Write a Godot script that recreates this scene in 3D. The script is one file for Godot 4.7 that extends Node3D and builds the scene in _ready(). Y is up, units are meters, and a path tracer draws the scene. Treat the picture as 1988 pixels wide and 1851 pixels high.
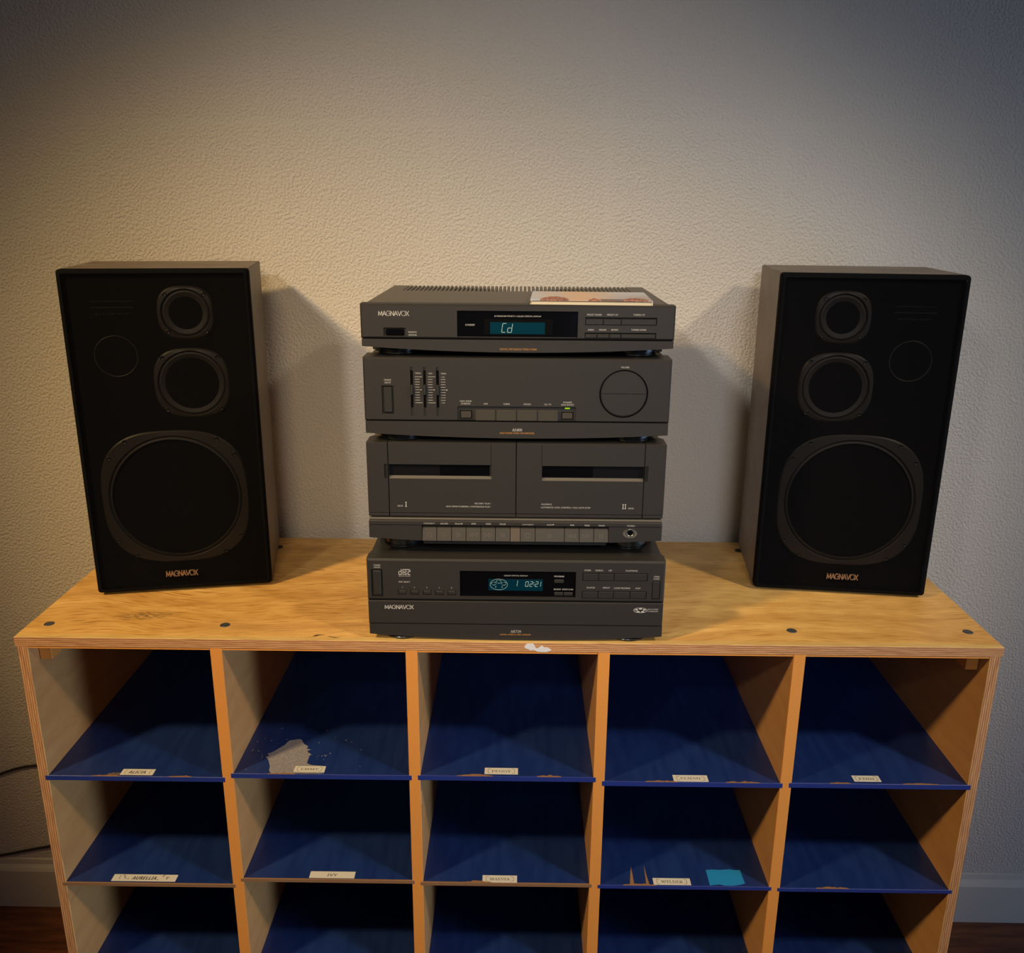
extends Node3D
# A mini hi-fi stack between two loudspeakers on a wooden cubby unit. Metres; meshes are written in millimetres.

const TOP := 0.7426          # height of the cubby's top
const WALL_Z := -0.378
const DEPTH := 350.0         # cubby depth in mm
var M := {}                  # materials
var sans: SystemFont
var serif: SystemFont
var bold: SystemFont

# ---------------------------------------------------------------- mesh builder (mm)
class MB:
	var v := PackedVector3Array()
	var n := PackedVector3Array()
	var uv := PackedVector2Array()
	var xf := Transform3D()
	func put(p: Vector3, nn: Vector3) -> void:
		var q := xf * p
		var m := (xf.basis * nn).normalized()
		v.append(q * 0.001)
		n.append(m)
		var a := m.abs()
		if a.z >= a.x and a.z >= a.y: uv.append(Vector2(q.x, -q.y) * 0.001)
		elif a.y >= a.x: uv.append(Vector2(q.x, q.z) * 0.001)
		else: uv.append(Vector2(q.z, -q.y) * 0.001)
	func tri(a: Vector3, b: Vector3, c: Vector3) -> void:      # counter-clockwise seen from outside
		var nn := (b - a).cross(c - a)
		if nn.length_squared() < 1e-12: return
		put(a, nn); put(c, nn); put(b, nn)
	func tri_n(a: Vector3, b: Vector3, c: Vector3, na: Vector3, nb: Vector3, nc: Vector3) -> void:
		put(a, na); put(c, nc); put(b, nb)
	func quad(a: Vector3, b: Vector3, c: Vector3, d: Vector3) -> void:
		tri(a, b, c); tri(a, c, d)
	func box(x0: float, x1: float, y0: float, y1: float, z0: float, z1: float, ch := 0.0) -> void:
		var lo := Vector3(x0, y0, z0)
		var hi := Vector3(x1, y1, z1)
		if ch <= 0.0:
			var c := []
			for i in 8: c.append(Vector3(hi.x if i & 1 else lo.x, hi.y if i & 2 else lo.y, hi.z if i & 4 else lo.z))
			quad(c[4], c[5], c[7], c[6]); quad(c[1], c[0], c[2], c[3])
			quad(c[5], c[1], c[3], c[7]); quad(c[0], c[4], c[6], c[2])
			quad(c[6], c[7], c[3], c[2]); quad(c[0], c[1], c[5], c[4])
			return
		ch = minf(ch, 0.49 * minf(x1 - x0, minf(y1 - y0, z1 - z0)))
		# corner point on the face of axis k, for signs s
		var mid := (lo + hi) / 2
		var ext := (hi - lo) / 2
		var p := func(s: Vector3, k: int) -> Vector3:
			var e := ext - Vector3.ONE * ch
			e[k] = ext[k]
			return mid + Vector3(s.x * e.x, s.y * e.y, s.z * e.z)
		for k in 3:
			var i := (k + 1) % 3
			var j := (k + 2) % 3
			for sk in [-1.0, 1.0]:
				var q := []
				for ij in [[-1, -1], [1, -1], [1, 1], [-1, 1]]:
					var s := Vector3.ZERO
					s[k] = sk; s[i] = ij[0]; s[j] = ij[1]
					q.append(p.call(s, k))
				if sk > 0: quad(q[0], q[1], q[2], q[3])
				else: quad(q[3], q[2], q[1], q[0])
			# the edges along axis k
			for si in [-1.0, 1.0]:
				for sj in [-1.0, 1.0]:
					var a := Vector3.ZERO
					a[i] = si; a[j] = sj
					var b := a
					a[k] = -1; b[k] = 1
					out_quad(p.call(a, i), p.call(b, i), p.call(b, j), p.call(a, j), mid)
		for sx in [-1.0, 1.0]:
			for sy in [-1.0, 1.0]:
				for sz in [-1.0, 1.0]:
					var s := Vector3(sx, sy, sz)
					var a: Vector3 = p.call(s, 0)
					var b: Vector3 = p.call(s, 1)
					var c: Vector3 = p.call(s, 2)
					if (b - a).cross(c - a).dot(s) > 0: tri(a, b, c)
					else: tri(a, c, b)
	func out_quad(a: Vector3, b: Vector3, c: Vector3, d: Vector3, from: Vector3) -> void:
		if (b - a).cross(c - a).dot(a + c - from * 2) > 0: quad(a, b, c, d)
		else: quad(d, c, b, a)
	# a flat front (towards +z) from x0..x1, y0..y1 at z with rectangular recesses [x0, x1, y0, y1, depth], sides back to zb, chamfer ch round the outside
	func front(x0: float, x1: float, y0: float, y1: float, z: float, zb: float, ch: float, holes := [], floors := true) -> void:
		var xs := [x0 + ch, x1 - ch]
		var ys := [y0 + ch, y1 - ch]
		for h in holes:
			xs.append(h[0]); xs.append(h[1]); ys.append(h[2]); ys.append(h[3])
		xs.sort(); ys.sort()
		for i in xs.size() - 1:
			for j in ys.size() - 1:
				var a: float = xs[i]; var b: float = xs[i + 1]; var c: float = ys[j]; var d: float = ys[j + 1]
				if b - a < 1e-4 or d - c < 1e-4: continue
				var inside := false
				for h in holes:
					if (a + b) / 2 > h[0] and (a + b) / 2 < h[1] and (c + d) / 2 > h[2] and (c + d) / 2 < h[3]: inside = true
				if not inside: quad(Vector3(a, c, z), Vector3(b, c, z), Vector3(b, d, z), Vector3(a, d, z))
		for h in holes:
			var a: float = h[0]; var b: float = h[1]; var c: float = h[2]; var d: float = h[3]
			var w: float = z - h[4]
			quad(Vector3(a, c, z), Vector3(a, d, z), Vector3(a, d, w), Vector3(a, c, w))
			quad(Vector3(b, c, w), Vector3(b, d, w), Vector3(b, d, z), Vector3(b, c, z))
			quad(Vector3(a, c, w), Vector3(b, c, w), Vector3(b, c, z), Vector3(a, c, z))
			quad(Vector3(a, d, z), Vector3(b, d, z), Vector3(b, d, w), Vector3(a, d, w))
			if floors: quad(Vector3(a, c, w), Vector3(b, c, w), Vector3(b, d, w), Vector3(a, d, w))
		var o := [Vector3(x0, y0, z - ch), Vector3(x1, y0, z - ch), Vector3(x1, y1, z - ch), Vector3(x0, y1, z - ch)]
		var f := [Vector3(x0 + ch, y0 + ch, z), Vector3(x1 - ch, y0 + ch, z), Vector3(x1 - ch, y1 - ch, z), Vector3(x0 + ch, y1 - ch, z)]
		for i in 4:
			var k := (i + 1) % 4
			if ch > 0: quad(o[i], o[k], f[k], f[i])
			quad(Vector3(o[i].x, o[i].y, zb), Vector3(o[k].x, o[k].y, zb), o[k], o[i])
		quad(Vector3(x1, y0, zb), Vector3(x0, y0, zb), Vector3(x0, y1, zb), Vector3(x1, y1, zb))
	# polygon (counter-clockwise seen from +z) extruded from z0 (back) to z1 (front)
	func prism(poly: PackedVector2Array, z0: float, z1: float) -> void:
		var ids := Geometry2D.triangulate_polygon(poly)
		var cw := Geometry2D.is_polygon_clockwise(poly)
		for t in range(0, ids.size(), 3):
			var a := poly[ids[t]]; var b := poly[ids[t + 1]]; var c := poly[ids[t + 2]]
			if (b - a).cross(c - a) < 0:
				var s := b; b = c; c = s
			tri(Vector3(a.x, a.y, z1), Vector3(b.x, b.y, z1), Vector3(c.x, c.y, z1))
			tri(Vector3(a.x, a.y, z0), Vector3(c.x, c.y, z0), Vector3(b.x, b.y, z0))
		for i in poly.size():
			var a := poly[i]
			var b := poly[(i + 1) % poly.size()]
			if cw:
				var s := a; a = b; b = s
			quad(Vector3(a.x, a.y, z0), Vector3(b.x, b.y, z0), Vector3(b.x, b.y, z1), Vector3(a.x, a.y, z1))
	# profile of (radius, height); axis 1 = y, 2 = z
	func lathe(c: Vector3, prof: Array, axis := 1, seg := 48) -> void:
		var at := func(p: Vector2, t: float) -> Vector3:
			return c + (Vector3(p.x * cos(t), p.y, -p.x * sin(t)) if axis == 1 else Vector3(p.x * cos(t), p.x * sin(t), p.y))
		for k in prof.size() - 1:
			var p: Vector2 = prof[k]
			var q: Vector2 = prof[k + 1]
			var d := q - p
			var m := Vector2(d.y, -d.x).normalized()
			for i in seg:
				var t0 := TAU * i / seg
				var t1 := TAU * (i + 1) / seg
				var n0: Vector3 = at.call(m, t0) - c
				var n1: Vector3 = at.call(m, t1) - c
				var a: Vector3 = at.call(p, t0); var b: Vector3 = at.call(p, t1)
				var e: Vector3 = at.call(q, t1); var f: Vector3 = at.call(q, t0)
				if p.x > 1e-5: tri_n(a, b, e, n0, n1, n1)
				if q.x > 1e-5: tri_n(a, e, f, n0, n1, n0)
	# skin between closed loops, listed so that the outside is to the left walking inwards/forwards
	func loops(ls: Array) -> void:
		for k in ls.size() - 1:
			var A: PackedVector3Array = ls[k]
			var B: PackedVector3Array = ls[k + 1]
			var s := A.size()
			var nn := PackedVector3Array()
			for i in s:
				var t := A[(i + 1) % s] - A[(i + s - 1) % s]
				nn.append(t.cross(B[i] - A[i]).normalized())
			for i in s:
				var j := (i + 1) % s
				tri_n(A[i], A[j], B[j], nn[i], nn[j], nn[j])
				tri_n(A[i], B[j], B[i], nn[i], nn[j], nn[i])
	func tube(pts: PackedVector3Array, r: float, seg := 8) -> void:
		var ls := []
		for i in pts.size():
			var d := (pts[mini(i + 1, pts.size() - 1)] - pts[maxi(i - 1, 0)]).normalized()
			var u := d.cross(Vector3.UP if absf(d.y) < 0.9 else Vector3.RIGHT).normalized()
			var w := u.cross(d)
			var l := PackedVector3Array()
			for k in seg:
				var t := TAU * k / seg
				l.append(pts[i] + (u * cos(t) + w * sin(t)) * r)
			ls.append(l)
		loops(ls)
	# a straight flat stroke on the xy plane, front at z1
	func stroke(a: Vector2, b: Vector2, w: float, z0: float, z1: float, ext := 0.5) -> void:
		var d := (b - a).normalized()
		var s := Vector2(-d.y, d.x) * w / 2
		a -= d * w * ext; b += d * w * ext
		prism(PackedVector2Array([a - s, b - s, b + s, a + s]), z0, z1)
	func mesh(m: Material) -> ArrayMesh:
		var a := []
		a.resize(Mesh.ARRAY_MAX)
		a[Mesh.ARRAY_VERTEX] = v; a[Mesh.ARRAY_NORMAL] = n; a[Mesh.ARRAY_TEX_UV] = uv
		var am := ArrayMesh.new()
		am.add_surface_from_arrays(Mesh.PRIMITIVE_TRIANGLES, a)
		am.surface_set_material(0, m)
		return am

# ---------------------------------------------------------------- nodes
func obj(called: String, b: MB, m: Material, parent: Node = self) -> MeshInstance3D:
	var o := MeshInstance3D.new()
	o.name = called
	o.mesh = b.mesh(m)
	o.cast_shadow = GeometryInstance3D.SHADOW_CASTING_SETTING_ON
	parent.add_child(o, true)
	return o

func thing(called: String, label: String, category: String, at: Vector3, turn := 0.0, group := "") -> Node3D:
	var o := Node3D.new()
	o.name = called
	add_child(o, true)
	o.position = at
	o.rotation.y = turn
	o.set_meta("label", label)
	o.set_meta("category", category)
	if group: o.set_meta("group", group)
	return o

func struct(called: String, b: MB, m: Material, label := "") -> MeshInstance3D:
	var o := obj(called, b, m)
	o.set_meta("kind", "structure")
	if label: o.set_meta("label", label)
	return o

func bx(x0: float, x1: float, y0: float, y1: float, z0: float, z1: float, ch := 0.0) -> MB:
	var b := MB.new()
	b.box(x0, x1, y0, y1, z0, z1, ch)
	return b

# ---------------------------------------------------------------- textures and materials
func pixels(w: int, h: int, f: Callable) -> ImageTexture:
	var d := PackedByteArray()
	d.resize(w * h * 3)
	var k := 0
	for y in h:
		for x in w:
			var c: Color = f.call(x, y)
			d[k] = clampi(int(c.r * 255.0 + 0.5), 0, 255)
			d[k + 1] = clampi(int(c.g * 255.0 + 0.5), 0, 255)
			d[k + 2] = clampi(int(c.b * 255.0 + 0.5), 0, 255)
			k += 3
	return ImageTexture.create_from_image(Image.create_from_data(w, h, false, Image.FORMAT_RGB8, d))

func noise(s: int, f: float, oct := 3) -> FastNoiseLite:
	var n := FastNoiseLite.new()
	n.noise_type = FastNoiseLite.TYPE_SIMPLEX_SMOOTH
	n.seed = s
	n.frequency = f
	n.fractal_octaves = oct
	return n

func mat(c: Color, rough := 0.6, spec := 0.5) -> StandardMaterial3D:
	var m := StandardMaterial3D.new()
	m.albedo_color = c
	m.roughness = rough
	m.metallic_specular = spec
	return m

func bumpy(m: StandardMaterial3D, s: int, size: float, freq: float, strength: float, scale := 1.0) -> StandardMaterial3D:
	var t := NoiseTexture2D.new()
	t.width = 512; t.height = 512
	t.seamless = true
	t.as_normal_map = true
	t.bump_strength = strength
	t.noise = noise(s, freq, 3)
	m.normal_enabled = true
	m.normal_texture = t
	m.normal_scale = scale
	m.uv1_scale = Vector3(1, 1, 1) / size
	return m

func grain_tex(s: int, w: int, h: int, base: Color, dark: Color, amount: float, stretch: float) -> ImageTexture:
	var a := noise(s, 0.02, 4)
	var b := noise(s + 1, 0.35, 2)
	var c := noise(s + 2, 0.006, 2)
	return pixels(w, h, func(x: int, y: int) -> Color:
		var t := a.get_noise_2d(x / stretch, y + 14.0 * c.get_noise_2d(x, y * 2.0)) * 0.7
		var p := b.get_noise_2d(x / (stretch * 2.2), y * 1.0)
		t = clampf(0.35 + t + maxf(0.0, p - 0.25) * 1.3 + 0.25 * c.get_noise_2d(x * 0.7 + 900.0, y), 0.0, 1.0) * amount
		return base.lerp(dark, t))

func materials() -> void:
	M.wall = bumpy(mat(Color(0.815, 0.785, 0.745), 0.75, 0.35), 11, 0.25, 0.085, 5.0, 0.6)
	M.white_paint = mat(Color(0.80, 0.78, 0.74), 0.55)
	M.ceiling = mat(Color(0.85, 0.84, 0.82), 0.9)
	M.plain_wall = mat(Color(0.72, 0.69, 0.65), 0.9)
	# floor boards
	M.floor = mat(Color.WHITE, 0.4)
	M.floor.albedo_texture = grain_tex(31, 512, 512, Color(0.50, 0.30, 0.17), Color(0.30, 0.15, 0.07), 1.0, 1.0)
	M.floor.uv1_scale = Vector3(0.7, 6.0, 1)
	# veneer of the cubby's top, laid once over 1.204 x 0.35 m, with its own stains and scratches
	var fine := noise(41, 0.30, 2)
	var broad := noise(42, 0.012, 4)
	var swirl := noise(43, 0.004, 2)
	M.veneer = mat(Color.WHITE, 0.42, 0.5)
	M.veneer.albedo_texture = pixels(2048, 600, func(x: int, y: int) -> Color:
		var u := x / 2048.0
		var yy := y + 45.0 * swirl.get_noise_2d(x * 0.5, y * 0.8)
		var t := 0.26 + 0.42 * broad.get_noise_2d(x / 14.0, yy)
		var p := fine.get_noise_2d(x / 28.0, yy * 0.8)
		t += maxf(0.0, p - 0.20) * (1.9 if u < 0.42 else 1.3)
		t += 0.16 * swirl.get_noise_2d(x * 3.0 + 500.0, y * 5.0)
		var c := Color(0.93, 0.75, 0.455).lerp(Color(0.70, 0.49, 0.225), clampf(t, 0.0, 1.0))
		# a grey smudge near the left front, worn pale patches
		var d := Vector2((x - 232) / 80.0, (y - 492 - 0.12 * (232 - x)) / 26.0).length()
		c = c.lerp(Color(0.22, 0.17, 0.12), clampf(1.0 - d, 0.0, 1.0) * 0.75 * clampf(0.45 + 1.5 * fine.get_noise_2d(x / 6.0, yy), 0.0, 1.0))
		d = Vector2((x - 480) / 260.0, (y - 545) / 60.0).length()
		c = c.lerp(Color(0.74, 0.57, 0.36), clampf(1.0 - d, 0.0, 1.0) * 0.45)
		if y > 586: c = c.lerp(Color(0.80, 0.70, 0.46), 0.55)
		return c)
	M.veneer.normal_enabled = false
	# layered plywood edges: the plies run along the board, vertical in v
	var plyn := noise(51, 0.05, 3)
	M.ply = mat(Color.WHITE, 0.6)
	M.ply.albedo_texture = pixels(512, 128, func(x: int, y: int) -> Color:
		var f := fposmod(y / 128.0 * 5.0 + 0.08 * plyn.get_noise_2d(x, y * 0.3), 1.0)
		var c := Color(0.86, 0.65, 0.455)
		if f > 0.72: c = Color(0.53, 0.34, 0.20)
		if y < 8: c = Color(0.86, 0.72, 0.46)
		return c.lerp(Color(0.62, 0.42, 0.26), clampf(0.25 + 1.2 * plyn.get_noise_2d(x * 0.4, y * 3.0), 0.0, 0.8)))
	# solid sides
	M.side_wood = mat(Color.WHITE, 0.36, 0.55)
	M.side_wood.albedo_texture = grain_tex(61, 512, 512, Color(0.80, 0.60, 0.38), Color(0.72, 0.51, 0.30), 0.8, 6.0)
	M.side_wood.uv1_scale = Vector3(2.5, 2.5, 1)
	var sp := noise(71, 0.45, 2)
	M.edge_wood = mat(Color.WHITE, 0.55)
	M.edge_wood.albedo_texture = pixels(256, 256, func(x: int, y: int) -> Color:
		return Color(0.92, 0.62, 0.30).lerp(Color(0.84, 0.54, 0.235), clampf(0.5 + 0.9 * sp.get_noise_2d(x, y), 0.0, 1.0)))
	M.edge_wood.uv1_scale = Vector3(8, 8, 1)
	M.bare_board = mat(Color(0.52, 0.38, 0.26), 0.8)
	M.worn = mat(Color(0.54, 0.39, 0.27), 0.8)
	M.back_board = mat(Color(0.07, 0.07, 0.12), 0.8)
	M.paint_spot = mat(Color(0.85, 0.85, 0.87), 0.7)
	M.blue_drip = mat(Color(0.22, 0.38, 0.66), 0.5)
	M.pale_drip = mat(Color(0.68, 0.70, 0.76), 0.6)
	# blue painted shelves, scuffed
	var sc := noise(81, 0.03, 4)
	M.blue = mat(Color.WHITE, 0.38, 0.5)
	M.blue.albedo_texture = pixels(512, 512, func(x: int, y: int) -> Color:
		var t := sc.get_noise_2d(x * 1.6, y * 0.25)
		return Color(0.075, 0.155, 0.385).lerp(Color(0.10, 0.19, 0.425), clampf(0.5 + t, 0.0, 1.0)))
	M.blue.uv1_scale = Vector3(2.3, 2.3, 1)
	M.blue_edge = mat(Color(0.13, 0.20, 0.50), 0.45)
	M.sticker = mat(Color(0.80, 0.79, 0.77), 0.55)
	M.ink = mat(Color(0.06, 0.055, 0.05), 0.6)
	M.ink_grey = mat(Color(0.33, 0.32, 0.31), 0.6)
	var cr := noise(91, 0.04, 4)
	M.torn = mat(Color.WHITE, 0.7)
	M.torn.albedo_texture = pixels(256, 256, func(x: int, y: int) -> Color:
		var t := absf(cr.get_noise_2d(x, y))
		return Color(0.50, 0.49, 0.53).lerp(Color(0.58, 0.57, 0.60), clampf(1.0 - t * 6.0, 0.0, 1.0)))
	M.torn.uv1_scale = Vector3(9, 9, 1)
	M.residue_brown = mat(Color(0.36, 0.31, 0.28), 0.8)
	M.tape_blue = mat(Color(0.09, 0.50, 0.76), 0.6)
	M.steel = mat(Color(0.50, 0.50, 0.50), 0.35); M.steel.metallic = 0.9
	M.dull_steel = mat(Color(0.36, 0.36, 0.38), 0.5); M.dull_steel.metallic = 0.6
	M.screw_black = mat(Color(0.10, 0.09, 0.085), 0.4)
	# hi-fi
	var dust := noise(101, 0.25, 2)
	M.plastic = mat(Color.WHITE, 0.52, 0.5)
	M.plastic.albedo_texture = pixels(256, 256, func(x: int, y: int) -> Color:
		var t := dust.get_noise_2d(x, y)
		return Color(0.162, 0.150, 0.142).lerp(Color(0.186, 0.173, 0.164), clampf(0.5 + t, 0.0, 1.0)))
	M.plastic.uv1_scale = Vector3(10, 10, 1)
	M.case = mat(Color(0.37, 0.35, 0.32), 0.55)
	M.case_dark = mat(Color(0.15, 0.145, 0.14), 0.45)
	M.button = mat(Color(0.165, 0.155, 0.145), 0.5)
	M.key = mat(Color(0.25, 0.23, 0.20), 0.5)
	M.key_brown = mat(Color(0.34, 0.29, 0.245), 0.5)
	M.recess_shade = mat(Color(0.022, 0.021, 0.021), 0.6, 0.2)  # near-black: shade inside slots, gaps and holes is put into the colour
	M.gloss = mat(Color(0.035, 0.035, 0.045), 0.08, 0.55)
	M.tape_glass = mat(Color(0.085, 0.085, 0.095), 0.18, 0.5)
	M.foot = mat(Color(0.05, 0.05, 0.055), 0.24, 0.6)
	M.print = mat(Color(0.80, 0.785, 0.76), 0.6)
	M.print_gold = mat(Color(0.80, 0.56, 0.22), 0.6)
	M.print_dim = mat(Color(0.42, 0.39, 0.34), 0.6)
	M.lcd = mat(Color(0.01, 0.07, 0.09), 0.35, 0.2)
	M.lcd.emission_enabled = true; M.lcd.emission = Color(0.0, 0.20, 0.235); M.lcd.emission_energy_multiplier = 1.2
	M.lcd_dim = mat(Color(0.01, 0.07, 0.09), 0.35, 0.2)
	M.lcd_dim.emission_enabled = true; M.lcd_dim.emission = Color(0.0, 0.17, 0.22); M.lcd_dim.emission_energy_multiplier = 1.1
	M.digit = mat(Color(0.6, 0.68, 0.64), 0.6)
	M.digit.emission_enabled = true; M.digit.emission = Color(0.55, 0.68, 0.64); M.digit.emission_energy_multiplier = 0.5
	M.led = mat(Color(0.5, 0.7, 0.1), 0.4)
	M.led.emission_enabled = true; M.led.emission = Color(0.62, 0.85, 0.12); M.led.emission_energy_multiplier = 0.9
	# loudspeakers
	M.speaker_wood = mat(Color.WHITE, 0.5)
	M.speaker_wood.albedo_texture = grain_tex(111, 512, 512, Color(0.52, 0.46, 0.40), Color(0.36, 0.31, 0.265), 1.0, 8.0)
	M.speaker_wood.uv1_scale = Vector3(4, 4, 1)
	M.speaker_side = M.speaker_wood.duplicate()
	M.speaker_side.albedo_texture = grain_tex(112, 512, 512, Color(0.52, 0.46, 0.40), Color(0.36, 0.31, 0.265), 1.0, 0.12)
	M.baffle = mat(Color(0.085, 0.084, 0.094), 0.85, 0.2)
	M.grille = mat(Color(0.062, 0.062, 0.070), 0.8, 0.15)
	M.cloth = mat(Color(0.05, 0.05, 0.055, 0.27), 0.95, 0.1)
	M.cloth.transparency = BaseMaterial3D.TRANSPARENCY_ALPHA
	M.trim = bumpy(mat(Color(0.215, 0.195, 0.18), 0.42, 0.5), 121, 0.05, 0.1, 2.0, 0.3)
	M.surround = mat(Color(0.19, 0.17, 0.155), 0.55)
	M.cone = mat(Color(0.080, 0.078, 0.086), 0.8, 0.2)
	M.faint = mat(Color(0.12, 0.115, 0.11), 0.7)
	M.badge = mat(Color(0.58, 0.46, 0.36), 0.35); M.badge.metallic = 0.3
	M.cord = mat(Color(0.14, 0.10, 0.07), 0.55)
	# printed card sleeve
	var cl := noise(131, 0.02, 4)
	M.sleeve = mat(Color.WHITE, 0.35)
	M.sleeve.albedo_texture = pixels(256, 256, func(x: int, y: int) -> Color:
		var u := x / 255.0
		var w := y / 255.0          # 1 at the front
		var c := Color(0.78, 0.79, 0.83).lerp(Color(0.90, 0.72, 0.56), clampf(1.0 - absf(u - 0.42) * 2.6 + 0.5 * cl.get_noise_2d(x, y), 0.0, 1.0))
		c = c.lerp(Color(0.66, 0.56, 0.53), clampf((u - 0.55) * 2.0, 0.0, 0.7) * clampf(w * 1.6 - 0.3, 0.0, 1.0))
		var hill := 0.0
		if absf(u - 0.20) < 0.12: hill = 0.38 * sqrt(1.0 - pow((u - 0.20) / 0.12, 2.0))
		if absf(u - 0.87) < 0.10: hill = 0.30 * sqrt(1.0 - pow((u - 0.87) / 0.10, 2.0))
		if absf(u - 0.53) < 0.06: hill = 0.25 * (1.0 - absf(u - 0.53) / 0.06)
		hill += 0.05 * cl.get_noise_2d(x * 4.0, 7.0)
		if hill > 0.06 and w > 1.0 - hill:
			c = Color(0.80, 0.42, 0.18).lerp(Color(0.42, 0.16, 0.07), clampf(0.5 + 2.2 * cl.get_noise_2d(x * 9.0, y), 0.0, 1.0))
		elif u > 0.58 and u < 0.80 and w > 0.86: c = Color(0.36, 0.21, 0.14)
		return c)
	M.card = mat(Color(0.82, 0.77, 0.66), 0.6)
	M.card_gap_shade = mat(Color(0.10, 0.08, 0.07), 0.6)
	M.unseen_lamp = mat(Color(1, 0.95, 0.85), 0.5)
	M.unseen_lamp.emission_enabled = true; M.unseen_lamp.emission = Color(1, 0.92, 0.78); M.unseen_lamp.emission_energy_multiplier = 4.0  # glow for the discs of the unseen ceiling spots and added fills

# ---------------------------------------------------------------- lettering
func letters(st: SurfaceTool, s: String, x0: float, x1: float, y: float, h: float, z: float, font: Font = null, slant := 0.0, ry := 0.0) -> void:
	# the string between x0 and x1, its capitals h high and centred on y (mm)
	var t := TextMesh.new()
	t.text = s
	t.font = font if font else sans
	t.font_size = 32
	t.pixel_size = 0.01
	t.depth = 0.0
	t.curve_step = 2.0
	var b := t.get_aabb()
	if b.size.x <= 0: return
	var sx := (x1 - x0) / b.size.x
	var sy := h / b.size.y
	var xf := Transform3D(Basis(Vector3(sx, 0, 0), Vector3(slant * sy, sy, 0), Vector3(0, 0, 1)), Vector3((x0 + x1) / 2 - b.get_center().x * sx, y - b.get_center().y * sy, z))
	xf = Transform3D(Basis.from_scale(Vector3.ONE * 0.001), Vector3.ZERO) * Transform3D(Basis(Vector3.RIGHT, ry), Vector3.ZERO) * xf
	st.append_from(t, 0, xf)

func written(called: String, list: Array, z: float, m: Material, parent: Node, base := 0.0, font: Font = null, ry := 0.0, slant := 0.0) -> MeshInstance3D:
	var st := SurfaceTool.new()
	st.begin(Mesh.PRIMITIVE_TRIANGLES)
	for l in list: letters(st, l[0], l[1], l[2], l[3] - base, l[4], z, font, slant, ry)
	var o := MeshInstance3D.new()
	o.name = called
	o.mesh = st.commit()
	o.mesh.surface_set_material(0, m)
	parent.add_child(o, true)
	return o

func logo(b: MB, x0: float, x1: float, y: float, h: float, w: float, z0: float, z1: float) -> void:
	# the maker's name in thin geometric capitals
	var G := {
		"M": [0.98, [[[0.04, 0], [0.12, 1], [0.49, 0.12], [0.86, 1], [0.94, 0]]]],
		"A": [0.84, [[[0.02, 0], [0.42, 1], [0.82, 0]], [[0.16, 0.33], [0.68, 0.33]]]],
		"G": [0.96, [[]]], "N": [0.80, [[[0.06, 0], [0.06, 1], [0.74, 0], [0.74, 1]]]],
		"V": [0.80, [[[0.0, 1], [0.40, 0], [0.80, 1]]]], "O": [1.02, [[]]], "X": [0.74, [[[0.02, 0], [0.72, 1]], [[0.02, 1], [0.72, 0]]]]}
	var arc := []
	for i in 17:
		var t := deg_to_rad(40.0 + 320.0 * i / 16.0)
		arc.append([0.48 + 0.48 * cos(t), 0.5 + 0.5 * sin(t)])
	G.G[1] = [arc, [[0.96, 0.5], [0.55, 0.5]]]
	var ring := []
	for i in 21:
		var t := TAU * i / 20.0
		ring.append([0.51 + 0.49 * cos(t), 0.5 + 0.5 * sin(t)])
	G.O[1] = [ring]
	var wide := 0.0
	for c in "MAGNAVOX": wide += G[c][0] + 0.04
	var s := (x1 - x0) / wide
	var x := x0
	for c in "MAGNAVOX":
		for line in G[c][1]:
			for i in line.size() - 1:
				b.stroke(Vector2(x + line[i][0] * s, y - h / 2 + line[i][1] * h), Vector2(x + line[i + 1][0] * s, y - h / 2 + line[i + 1][1] * h), w, z0, z1, 0.25)
		x += (G[c][0] + 0.04) * s

func segments(b: MB, digit: String, x: float, y: float, w: float, h: float, t: float, z: float) -> void:
	# seven-segment figure, its lower left corner at x, y
	var sl := 0.13
	var P := func(px: float, py: float) -> Vector2: return Vector2(x + px * w + sl * py * h, y + py * h)
	var on := {"0": "abcdef", "1": "bc", "2": "abged", "C": "afed", "d": "bcdeg"}
	var seg := {"a": [0, 1, 1, 1], "b": [1, 1, 1, 0.5], "c": [1, 0.5, 1, 0], "d": [0, 0, 1, 0], "e": [0, 0, 0, 0.5], "f": [0, 0.5, 0, 1], "g": [0, 0.5, 1, 0.5]}
	for c in on[digit]:
		var q = seg[c]
		b.stroke((P.call(q[0], q[1]) as Vector2).lerp(P.call(q[2], q[3]), 0.06), (P.call(q[0], q[1]) as Vector2).lerp(P.call(q[2], q[3]), 0.94), t, z - 0.2, z, 0.0)

func arc_band(x0: float, x1: float, ytop: float, yend: float, ymid: float, from := -1e9, to := 1e9) -> PackedVector2Array:
	# a band with a straight top and a lower edge that sags from yend at both ends to ymid
	var p := PackedVector2Array()
	var a := maxf(x0, from)
	var c := minf(x1, to)
	for i in 25:
		var x := lerpf(a, c, i / 24.0)
		var u := (x - (x0 + x1) / 2) / ((x1 - x0) / 2)
		p.append(Vector2(x, lerpf(ymid, yend, u * u)))
	p.append(Vector2(c, ytop)); p.append(Vector2(a, ytop))
	return p

func foot(parent: Node, x: float, z: float, h: float, r := 24.5) -> void:
	var b := MB.new()
	b.lathe(Vector3(x, 0, z), [Vector2(0, 0), Vector2(r - 3, 0), Vector2(r, 1.2), Vector2(r, 3.2), Vector2(r - 1.2, 3.6), Vector2(r - 1.2, 5.0), Vector2(r + 0.6, 5.6), Vector2(r + 0.6, h), Vector2(0, h)], 1, 56)
	obj("foot", b, M.foot, parent)

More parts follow.
